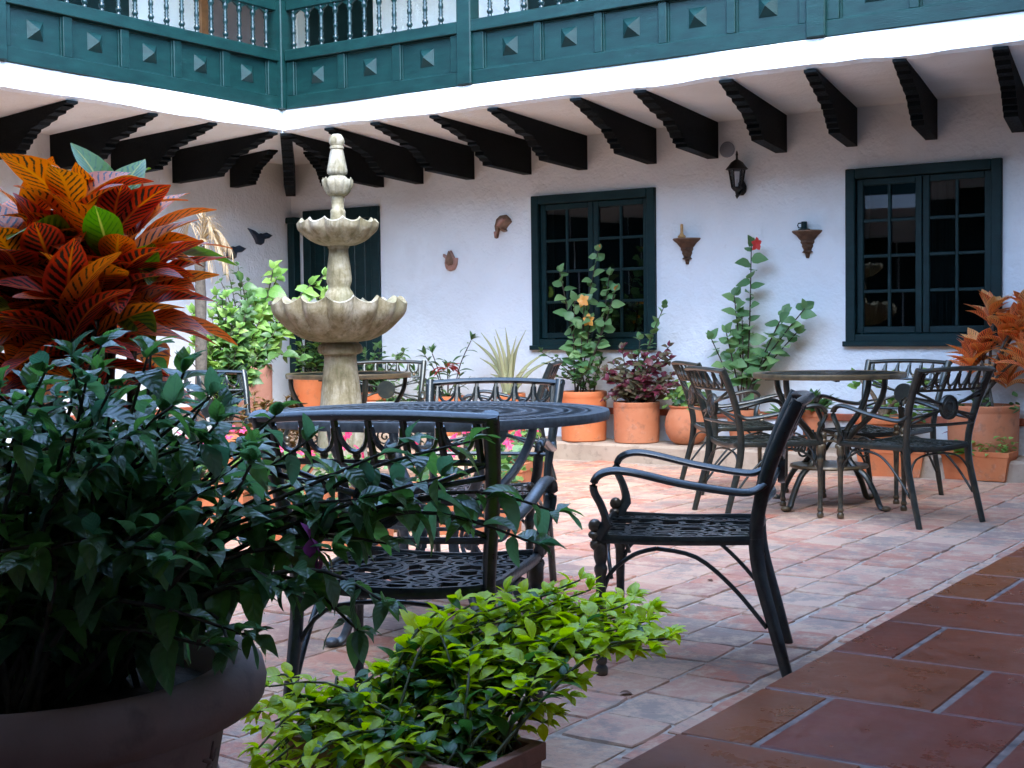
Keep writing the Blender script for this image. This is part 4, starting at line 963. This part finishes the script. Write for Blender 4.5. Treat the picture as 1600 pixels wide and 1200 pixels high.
for (x, y, sp) in ((945, 392, .05), (888, 425, .05), (962, 455, .055), (918, 500, .055), (930, 470, .05), (900, 470, .05), (950, 430, .05)):
    e = px_target(x, y, top)+Vector((U(-.05, .05), U(-.12, .03), 0)); b0 = top+Vector((U(-.08, .08), U(-.05, .05), 0))
    p = P.stem([b0, b0.lerp(e, .5)+Vector((U(-.04, .04), U(-.04, .04), 0)), e], .008, .004, TWIG, 5); leafy(P, p, 'hib', L_HIB, .046, .115, .25, (-30, 30), up=(.3, -.8, .8)); TIPS.append(p)
for k in range(9):
    b0 = top+Vector((U(-.1, .1), U(-.08, .05), 0)); e = b0+Vector((U(-.4, .25), U(-.2, .1), U(.15, .38))); p = P.stem([b0, b0.lerp(e, .5)+Vector((0, 0, .05)), e], .005, .003, TWIG, 4); leafy(P, p, 'hib', L_MID, .036, .075, .3, (-15, 35))
for q, n_ in ((TIPS[3][-1], 5), (TIPS[4][-1], 5)): flower(P, q+Vector((.01, -.04, 0)), (.2, -1, .1), L_ORNG, .06, name='petal')
for q in (TIPS[0][-1], TIPS[2][-1]):
    for k in range(3): P.leaf('petal', L_ORNG, q, Vector((.25+U(-.15, .15), U(-.2, .1), 1)), .055, name='petal')
P.finish()

# --- purple iresine
P, top, d = wallpot(960, 1030, 690, 627, 'bushy purple-leaved shrub in a straight clay pot right of the orange hibiscus', TERRA, 'cyl')
for k in range(36):
    tx, ty = U(946, 1060), U(540, 622); e = px_target(tx, ty, top)+Vector((0, U(-.2, .12), 0)); b0 = top+Vector((U(-.1, .1), U(-.08, .08), 0)); p = P.stem([b0, b0.lerp(e, .6)+Vector((0, 0, .05)), e], .005, .003, TWIG, 3)
    leafy(P, p, 'ovate', L_PURP, .028, .082, .25, (-25, 40), tuft=5, up=(.2, -.7, .8))
for (x, y) in ((1038, 478), (1022, 520), (1000, 530)):
    e = px_target(x, y, top); p = P.stem(up_from(top, *(e-top)), .006, .003, TWIG, 4); leafy(P, p, 'hib', L_HIB, .045, .085, .45, (-10, 40))
P.finish()
# --- round pot with pelargonium-like leaves
P, top, d = wallpot(1040, 1107, 692, 632, 'rounded terracotta pot with a low clump of crinkled green leaves', TERRA, 'round')
for k in range(70):
    e = rdir(5, 85)*U(.1, .2); q = top+Vector((U(-.06, .06), U(-.06, .06), 0))+Vector((e[0], e[1], e[2]*1.2)); P.leaf('round', L_GRN if k % 3 else L_MID, q, rdir(-20, 30)+Vector((0, -.3, .0)), U(.05, .085), up=(U(-.4, .4), -1, 1), roll=U(-.4, .4))
P.finish()
# --- red hibiscus, tall, between the brackets
P, top, d = wallpot(1135, 1187, 697, 640, 'tall hibiscus with one red flower at its tip, in a clay bowl behind the chairs', TERRA, 'taper')
TIPS = []
for (x, y, s0) in ((1172, 385, .22), (1150, 462, .25), (1160, 490, .3), (1262, 482, .35), (1228, 490, .35), (1112, 530, .5), (1190, 560, .3), (1245, 520, .4), (1140, 520, .35)):
    e = px_target(x, y, top)+Vector((0, U(-.08, .05), 0)); b0 = top+Vector((U(-.05, .05), U(-.05, .05), 0))
    p = P.stem([b0, b0.lerp(e, .5)+Vector((U(-.02, .02)-(e[0]-b0[0])*.1, 0, 0)), e], .008, .004, TWIG, 6); leafy(P, p, 'hib', L_HIB, .046, .13, s0, (-30, 25), up=(.3, -.8, .8)); TIPS.append(p)
q = TIPS[0][-1]+Vector((.05, -.03, .02)); P.stem([TIPS[0][-1], q], .003, .003, GSTEM, 1); flower(P, q, (1, -.5, -.2), L_REDP, .06, name='petal')
P.finish()
# --- small fern-like plant in a clay pot behind the far table
P, top, d = wallpot(1252, 1290, 705, 640, 'small pot of narrow dark leaves showing under the far table', TERRA, 'taper')
for k in range(60): P.leaf('lance', L_MID, top+Vector((U(-.07, .07), U(-.07, .07), 0)), rdir(15, 85), U(.1, .2), roll=U(-.5, .5))
P.finish()
P, top, d = wallpot(1215, 1245, 705, 650, 'narrow clay pot with a tuft of thin leaves left of the jade plant', TERRA, 'taper')
for k in range(40): P.leaf('lance2', L_MID, top+Vector((U(-.05, .05), U(-.05, .05), 0)), rdir(20, 85), U(.08, .17), roll=U(-.5, .5))
P.finish()
# --- jade plant
P, top, d = wallpot(1335, 1425, 702, 645, 'thick-stemmed jade plant with pale fleshy leaves in a low bowl', TERRA_O, 'taper')
for k in range(9):
    tx, ty = U(1330, 1450), U(585, 650); e = px_target(tx, ty, top)+Vector((0, U(-.1, .05), 0)); p = P.stem(up_from(top, *(e-top)), .022, .012, m_plain('jade_stem', (.2, .13, .07), .7), 4)
    for j in range(9): P.leaf('round', L_GRN, e+Vector((U(-.06, .06), U(-.06, .06), U(-.06, .06))), rdir(-10, 60), U(.05, .085), roll=U(-.8, .8))
P.finish()
# --- croton by the right window, in a large pot
P, top, d = wallpot(1487, 1585, 700, 624, 'large clay pot with an orange and red croton below the right window', TERRA, 'cyl')
for (x, y) in ((1545, 470), (1590, 495), (1532, 530), (1568, 505), (1572, 568), (1520, 545), (1610, 540), (1605, 470)):
    e = px_target(x, y+18, top)+Vector((0, U(-.1, .06), 0)); p = P.stem(up_from(top+Vector((U(-.08, .08), 0, 0)), *(e-top)), .011, .008, BARK, 4)
    for k in range(22):
        t = k/22; P.leaf(random.choice(('crot', 'lance')), L_CROTF, e+Vector((0, 0, -.10+.13*t)), rdir(5+45*t, 30+55*t), U(.18, .26)*(1-.2*t), roll=U(-.3, .3))
for k in range(40): P.leaf('round', L_MID, top+Vector((U(-.2, .28), U(-.2, .12), U(.0, .12))), rdir(-30, 40), U(.035, .055), roll=U(-1, 1))
P.finish()
# --- troughs on the ground in front of the kerb
def trough_plant(a, b, label, leaves, h=.2, wd=.2, cat='planter', mat_=TERRA_O, group='terracotta troughs by the kerb'):
    A, B = G(*a), G(*b); c = (A+B)/2; L = (B-A).length; rz = math.atan2(B[1]-A[1], B[0]-A[0]); nrm = Vector((-math.sin(rz), math.cos(rz), 0)); c = c+nrm*wd*.5
    P = Plant('planter_box', (c[0], c[1], 0), label, cat, group); M = trough(P, P.o, L*1.08, wd, h, rz, mat_); leaves(P, M, L, wd, h); return P.finish()
def lv_small(P, M, L, wd, h):
    for k in range(90): q = P.o+M @ Vector((U(-L/2, L/2), U(-wd/2, wd/2), h*.85)); P.leaf('ovate', L_GRN, q+Vector((0, 0, U(0, .09))), rdir(-20, 50), U(.03, .06), roll=U(-.6, .6))
def lv_lettuce(P, M, L, wd, h):
    for k in range(40): q = P.o+M @ Vector((U(-L*.45, L*.1), U(-wd/2, wd/2), h*.85)); P.leaf('round', L_GRN, q, rdir(10, 70), U(.09, .14), roll=U(-.6, .6))
    for k in range(110): q = P.o+M @ Vector((U(-L*.1, L/2), U(-wd/2, wd/2), h*.85)); P.leaf('ovate', L_GRN, q+Vector((0, 0, U(0, .13))), rdir(-30, 50), U(.03, .055), roll=U(-.6, .6))
    for k in range(14): q = P.o+M @ Vector((-L*.3, 0, h*.9)); P.leaf('lance', L_PURP, q+Vector((U(-.06, .06), U(.04, .1), U(.05, .22))), rdir(0, 60), U(.1, .16), roll=U(-.5, .5))
trough_plant((1340, 744), (1440, 747), 'left of two terracotta troughs on the paving by the kerb, trailing small leaves', lv_small)
trough_plant((1472, 748), (1572, 754), 'right of two terracotta troughs by the kerb, with lettuce-like leaves', lv_lettuce)

# --- aloe, red poinsettia-like shrub and shrubs behind the fountain
P, top, d = wallpot(768, 822, 690, 618, 'pale spiky aloe in an orange pot against the white wall', TERRA_O, 'cyl')
for (x, y) in ((745, 520), (772, 515), (784, 525), (800, 512), (815, 525), (832, 515), (738, 560), (848, 548), (725, 532), (842, 575), (755, 585), (805, 545), (790, 540), (860, 560)):
    e = px_target(x, y, top)+Vector((0, U(-.15, .15), 0)); b0 = top+Vector((U(-.04, .04), U(-.04, .04), .02)); v_ = e-b0; mid = b0+v_*.55+Vector((-v_[0]*.12, 0, .04)); pth = smooth_path([b0, mid, e], 5); n = len(pth)
    MB().sweep(pth, [max(.003, .028*(1-(i/(n-1))**1.4)) for i in range(n)], [max(.002, .012*(1-(i/(n-1))**1.4)) for i in range(n)], n=6, up=(v_[0], -.5, .6)).build('leaf', L_ALOE, P.root, smooth=True, world=True)
P.finish()
P, top, d = wallpot(672, 730, 690, 625, 'slender shrub with one red leafy tip, in an orange pot left of the aloe', TERRA_O, 'taper')
for (x, y) in ((735, 532), (690, 552), (675, 555), (668, 590), (700, 575), (655, 580)):
    e = px_target(x, y, top)+Vector((0, U(-.1, .05), 0)); p = P.stem(up_from(top+Vector((U(-.06, .06), 0, 0)), *(e-top)), .006, .004, TWIG, 5); leafy(P, p, 'lance', L_MID, .04, .12, .45, (-35, 25), tuft=7)
e = px_target(704, 575, top); 
for k in range(14): P.leaf('lance', L_RED, e+Vector((U(-.03, .03), U(-.1, 0), U(-.02, .03))), rdir(-25, 30), U(.1, .15))
for k in range(12):
    e = px_target(U(645, 735), U(575, 640), top); p = P.stem(up_from(top, *(e-top)), .005, .003, TWIG, 3); leafy(P, p, 'lance', L_MID, .04, .10, .35, (-30, 30))
P.finish()
P, top, d = wallpot(565, 612, 690, 622, 'leafy green shrub in a red clay pot behind the fountain, right of the door', TERRA_O, 'taper')
for k in range(22):
    tx, ty = U(555, 645), U(535, 640); e = px_target(tx, ty, top)+Vector((0, U(-.12, .08), 0)); p = P.stem(up_from(top+Vector((U(-.06, .06), 0, 0)), *(e-top)), .005, .003, TWIG, 3); leafy(P, p, ['lance', 'ovate'], L_MID if k % 2 else L_HIB, .04, .115, .35, (-40, 25))
P.finish()
P, top, d = wallpot(458, 512, 690, 592, 'tall orange clay pot with a dense green shrub, left of the fountain by the door', TERRA_O, 'cyl')
for k in range(20):
    tx, ty = U(465, 530), U(505, 592); e = px_target(tx, ty, top)+Vector((0, U(-.1, .1), 0)); p = P.stem(up_from(top+Vector((U(-.08, .08), 0, 0)), *(e-top)), .005, .003, TWIG, 3); leafy(P, p, 'ovate', L_MID if k % 3 else L_GRN, .035, .10, .3, (-30, 30))
P.finish()

# --- big tub by the left wall
c = at(385, 600, 11.3); c[2] = ZL+.001; c[0] = max(c[0], XL+.27)
P = Plant('potted_shrub', c, 'big rosy terracotta tub with a tall leafy climber at the left wall', 'potted plant', 'potted plants along the left wall')
dd = depth(c); top = pot_lathe(P, 40/F*dd, (1.1-(562-508)*dd/F)-ZL, TERRA_D, 'cyl')
for (x, y, m_) in ((418, 420, 1), (440, 430, 1), (500, 430, 1), (470, 445, 1), (505, 455, 1), (395, 470, 0), (370, 500, 0), (440, 480, 1), (455, 520, 1), (430, 540, 0), (360, 540, 0), (480, 560, 0), (400, 440, 0), (425, 500, 1)):
    e = px_target(x, y, top)+Vector((U(-.1, .1), U(-.15, .1), 0)); p = P.stem([top+Vector((U(-.1, .1), U(-.1, .1), 0)), top.lerp(e, .5)+Vector((U(-.08, .08), 0, .1)), e], .009, .004, TWIG, 5); leafy(P, p, ['ovate', 'hib'], L_GRN if m_ else L_MID, .036, .135, .2, (-45, 20), up=(.5, -.6, .8))
for k in range(18): e = top+Vector((U(-.18, .18), U(-.2, .1), U(.02, .1))); P.leaf('ovate', L_HIB, e, rdir(-70, -10), U(.14, .22), roll=U(-.5, .5))
for k in range(60): P.leaf('round', L_GRN, top+Vector((U(-.2, .2), U(-.2, .1), U(0, .06))), rdir(-10, 50), U(.03, .06))
for (x, y) in ((345, 440), (372, 415), (388, 440), (352, 412)):
    e = px_target(x, y, top); p = P.stem([top, top.lerp(e, .6)+Vector((0, 0, .1)), e], .005, .003, TWIG, 5); leafy(P, p, 'ovate', L_MID, .045, .07, .6, (-20, 30))
P.finish()
# --- bushy citrus-like shrub further left
c = at(352, 600, 10.4); c[2] = ZL+.001 if c[0] < XL+.45 else .001
P = Plant('potted_shrub', c, 'rounded bright green small-leaved bush at the left wall beside the tub', 'potted plant', 'potted plants along the left wall'); top = pot_lathe(P, .17, .32, TERRA, 'taper')
for k in range(46):
    a, rr = U(0, 6.28), math.sqrt(U(0, 1)); tx, ty = 358+58*rr*math.cos(a), 528+72*rr*math.sin(a); e = px_target(tx, ty, top)+Vector((0, U(-.2, .2), 0)); p = P.stem([top, top.lerp(e, .5)+Vector((0, 0, .1)), e], .006, .003, TWIG, 3); leafy(P, p, 'ovate', L_GRN if k % 2 else L_MID, .030, .095, .45, (-30, 40), tuft=6, up=(.4, -.6, .8))
P.finish()
# --- dried palm behind the croton
c = at(306, 600, 8.9); c[2] = .001
P = Plant('palm', c, 'small palm with dry straw-coloured fronds and a grey trunk behind the croton', 'palm'); top = at(312, 385, depth(c)); 
pr = smooth_path([c, c.lerp(top, .5)+Vector((.02, 0, 0)), top], 6); n = len(pr); MB().sweep(pr, [.042-.012*i/n+.005*(i % 2) for i in range(n)], n=10).build('trunk', BARK, P.root, smooth=True, world=True)
for (dx, dy) in ((38, 22), (20, -22), (-30, -10), (-40, 40), (34, 0), (22, 45), (10, -30), (45, 40), (28, -12), (50, 12)):
    e = at(312+dx, 378+dy, depth(c)+U(-.15, .15)); mid = top.lerp(e, .5)+Vector((0, 0, .12)); p = P.stem([top, mid, e], .004, .0015, L_DRY, 9, name='frond')
    for i in range(3, len(p)-1):
        ax = (p[i+1]-p[i]).normalized()
        for s in (-1, 1):
            sd = ax.cross(Vector((0, 0, 1))).normalized()*s; P.leaf('pal', L_DRY, p[i], sd*.45+ax*.9+Vector((0, 0, -.25)), U(.09, .15))
P.finish()

# --- planter boxes round the fountain: coleus and pink impatiens
def begonia(P, M, L, wd, h, n=150, fl=26):
    for k in range(n): q = P.o+M @ Vector((U(-L*.52, L*.52), U(-wd*.6, wd*.6), h*.85+U(.0, .22))); P.leaf(random.choice(('ovate', 'round')), random.choice((L_MID, L_GRN, L_HIB)), q, rdir(-30, 50), U(.045, .075), roll=U(-.6, .6))
    for k in range(fl):
        q = P.o+M @ Vector((U(-L*.52, L*.52), U(-wd*.65, wd*.65), h*.85+U(.16, .34))); flower(P, q, rdir(0, 70)+Vector((.4, -.6, 0)), L_PINK, U(.022, .032))
def coleus(P, M, L, wd, h, n=170):
    for k in range(14):
        b0 = P.o+M @ Vector((U(-L*.45, L*.45), U(-wd*.4, wd*.4), h*.85)); e = b0+Vector((U(-.12, .12), U(-.12, .12), U(.18, .42))); p = P.stem([b0, b0.lerp(e, .5), e], .004, .003, GSTEM, 3); leafy(P, p, 'col', L_COL, .022, .075, .2, (-20, 30), tuft=5)
def fbox(px, py, L, rz, label, fill, h=.28, wd=.26, mt=TERRA):
    c = G(px, py); P = Plant('planter_box', (c[0], c[1], 0), label, 'planter', 'planter boxes round the fountain'); M = trough(P, P.o, L, wd, h, rz, mt, flare=.92); fill(P, M, L, wd, h); P.finish()
fbox(733, 832, .56, .30, 'terracotta box of pink impatiens in front of the fountain, right of two', begonia)
fbox(520, 850, .62, .30, 'terracotta box of pink impatiens in front of the fountain, left of two', begonia)
fbox(805, 790, .50, 1.85, 'terracotta box with mixed pink and purple blooms at the right of the fountain', begonia)
fbox(395, 800, .60, 1.85, 'terracotta box of red-green coleus left of the fountain', coleus)
fbox(330, 830, .55, .3, 'terracotta box of pink impatiens at far left beyond the chairs', begonia)
fbox(440, 765, .55, .6, 'terracotta box of tall coleus behind the left side of the fountain', coleus)

# ------------------------------------------------------------------ foreground plants, in the shade of the near gallery
# lime duranta in a long box
q = G(854, 1159, .22); c = Vector((q[0]-.26, q[1]-.13, 0)); P = Plant('planter_box', (c[0], c[1], 0), 'low terracotta box overflowing with lime-tipped green leaves in the foreground', 'planter')
M = trough(P, P.o, .52, .26, .22, 0, TERRA_D, flare=.94)
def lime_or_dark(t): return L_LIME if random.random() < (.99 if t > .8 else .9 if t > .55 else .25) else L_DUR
for k in range(140):
    b0 = P.o+M @ Vector((U(-.23, .23), U(-.10, .10), .19)); tx = 385+670*U(0, 1)**.9
    hi = np.interp(tx, [378, 458, 561, 640, 734, 819, 922, 997, 1062], [1090, 1022, 1005, 975, 930, 912, 893, 925, 990]); lo = np.interp(tx, [378, 440, 795, 856, 945, 1006, 1062], [1140, 1270, 1290, 1130, 1060, 1030, 992])
    f = U(0, 1); ty = hi+(lo-hi)*f; dp = depth(P.o)+.38*(.55-f)+U(-.08, .08)+(tx-620)/2600
    e = at(tx, ty, dp)
    if e[2] < .06: e[2] = .06+U(0, .08)
    mid = b0.lerp(e, .55)+Vector((0, 0, .07)); p = P.stem([b0, mid, e], .0042, .002, GSTEM, 5)
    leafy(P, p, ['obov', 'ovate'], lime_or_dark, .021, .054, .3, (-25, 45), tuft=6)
P.finish()

# croton behind the bougainvillea
c = at(150, 800, 3.0); c[2] = .001
P = Plant('croton', c, 'large croton with striped orange-red leaves rising behind the dark foliage at left', 'potted plant'); top = pot_lathe(P, .2, .36, TERRA_D, 'taper')
for (x, y, dz) in ((50, 370, 0), (115, 335, -.1), (175, 350, .02), (90, 440, -.2), (180, 425, -.15), (150, 500, -.25), (10, 470, -.1), (195, 480, -.05), (-40, 400, 0), (60, 540, -.2), (130, 640, -.05), (70, 720, 0), (140, 400, .05), (212, 455, .05), (205, 385, .1), (30, 420, -.2), (110, 520, -.3)):
    e = at(x, y, depth(c)+dz); b0 = top+Vector((U(-.08, .08), U(-.08, .08), 0)); P.stem([b0, b0.lerp(e, .5)+Vector((U(-.03, .03), U(-.03, .03), .03)), e], .012, .008, BARK, 4)
    nl = 17 if y < 600 else 8
    for k in range(nl):
        t = k/nl; d = rdir(-25+60*t, 5+70*t); P.leaf(random.choice(('crot', 'crot', 'crot2')), L_CROTY if random.random() < .09 else L_CROT, e+Vector((0, 0, -.09+.11*t)), d, U(.17, .25)*(1-.12*t), roll=U(-.5, .5))
P.finish()

# bougainvillea in the big rimmed pot
RC = G(52, 1030, .56); c = Vector((RC[0], RC[1], 0)); 
P = Plant('bougainvillea', c, 'sprawling dark-leaved bougainvillea in a big rolled-rim pot, foreground left', 'potted plant')
pr = [(.22, 0), (.235, .01), (.265, .18), (.272, .185), (.272, .20), (.268, .205), (.29, .33), (.297, .335), (.298, .35), (.293, .355), (.312, .455), (.33, .465), (.362, .475), (.376, .49), (.380, .515), (.374, .54), (.355, .556), (.335, .56), (.31, .552), (.30, .53), (.295, .48)]
MB().lathe(pr, 72, c, capt=False).build('pot', TERRA_G, P.root, smooth=40, world=True)
for k in range(14):     # little embossed stars between the bands
    a = 2*math.pi*k/14
    b = MB()
    for j in range(5):
        t = math.pi/2+2*math.pi*j/5; q = []
        for s in (0, 1): rr = .005+.028*s; u, zz = rr*math.cos(t), .27+.13*(k % 2)+rr*math.sin(t); rad = np.interp(zz, [.205, .33, .355, .455], [.268, .29, .293, .312])+.001; q.append((c[0]+rad*math.cos(a+u/rad), c[1]+rad*math.sin(a+u/rad), zz))
        b.sweep(q, [.005, .002], n=5)
    b.build('star', TERRA_G, P.root, smooth=True, world=True)
MB().lathe([(.001, .51), (.15, .505), (.297, .49)], 24, c, capb=False, capt=False).build('soil', SOIL, P.root, world=True)
top = Vector((c[0], c[1], .5)); D0 = depth(top)
tg = [(x, y, 0) for x, y in ()]
for k in range(96):
    if k < 48: tx, ty = U(-90, 400), U(560, 900)
    elif k < 72: tx, ty = U(-90, 290), U(530, 720)
    else: tx, ty = U(-60, 400), U(820, 1010)
    if tx > 330 and ty < 640: tx -= 140
    e = at(tx, ty, D0+U(-.32, .25)); b0 = top+Vector((U(-.12, .12), U(-.12, .12), 0)); mid = b0.lerp(e, .5)+Vector((U(-.06, .06), U(-.06, .06), U(.02, .12)))
    p = P.stem([b0, mid, e], .006, .002, TWIG, 5); leafy(P, p, ['boug', 'boug2', 'boug3'], L_BOUG, .028, .069, .3, (-55, 35), droop=.15, tuft=4, jit=.4)
for (x, y, dz, mx, my) in ((840, 850, .1, 640, 800), (872, 800, .15, 700, 770), (735, 690, .1, 560, 740), (690, 745, .0, 540, 790), (600, 940, -.15, 480, 890), (560, 985, -.1, 440, 900), (640, 690, .05, 480, 760), (520, 860, -.05, 400, 860), (560, 780, 0, 420, 800), (480, 690, .05, 380, 760), (610, 850, .0, 470, 840), (520, 740, .1, 400, 780), (440, 920, -.1, 380, 890), (760, 780, .1, 600, 790), (470, 800, 0, 380, 830), (390, 700, .1, 300, 780), (330, 610, .1, 250, 740), (290, 575, .1, 220, 720), (350, 640, .0, 280, 760), (230, 560, -.1, 180, 720), (340, 660, -.1, 250, 770), (430, 650, .05, 330, 740), (360, 1020, -.2, 330, 960)):
    e = at(x, y, D0+dz); mid = at(mx, my, D0+dz*.5); b0 = top+Vector((U(-.1, .1), U(-.1, .1), 0))
    p = P.stem([b0, b0.lerp(mid, .6)+Vector((0, 0, .03)), mid, e], .007, .002, TWIG, 5, name='branch'); leafy(P, p, ['boug', 'boug2', 'boug3'], L_BOUG, .022, .066, .28, (-65, 35), droop=.2, tuft=4, jit=.4)
for (x, y) in ((484, 842), (498, 868)):
    q = at(x, y, D0-.05)
    for k in range(3): P.leaf('petal', L_MAG, q, Vector((U(-.2, .2), U(-.2, .2), -1 if k else .6)), .03, name='bract')
P.finish()

# a few fallen leaves on the paving
for (x, y, lab) in ((968, 1083, 'brown curled leaf fallen on the paving beside the lime-leaved box'), (1237, 797, 'small dry leaf on the paving under the far table'), (1105, 905, 'small dry leaf on the paving under the foreground chair')):
    g = G(x, y, .006); t_ = LEAF['ovate2']; me = leafmesh('ovate2', t_, L_DEAD); o = obj('fallen_leaf', me); o.matrix_world = frame(g, (U(-1, 1), U(-1, 1), .05), (0, 0, 1), .055 if x < 1000 else .04); tag(o, lab, 'leaf', 'fallen leaves')
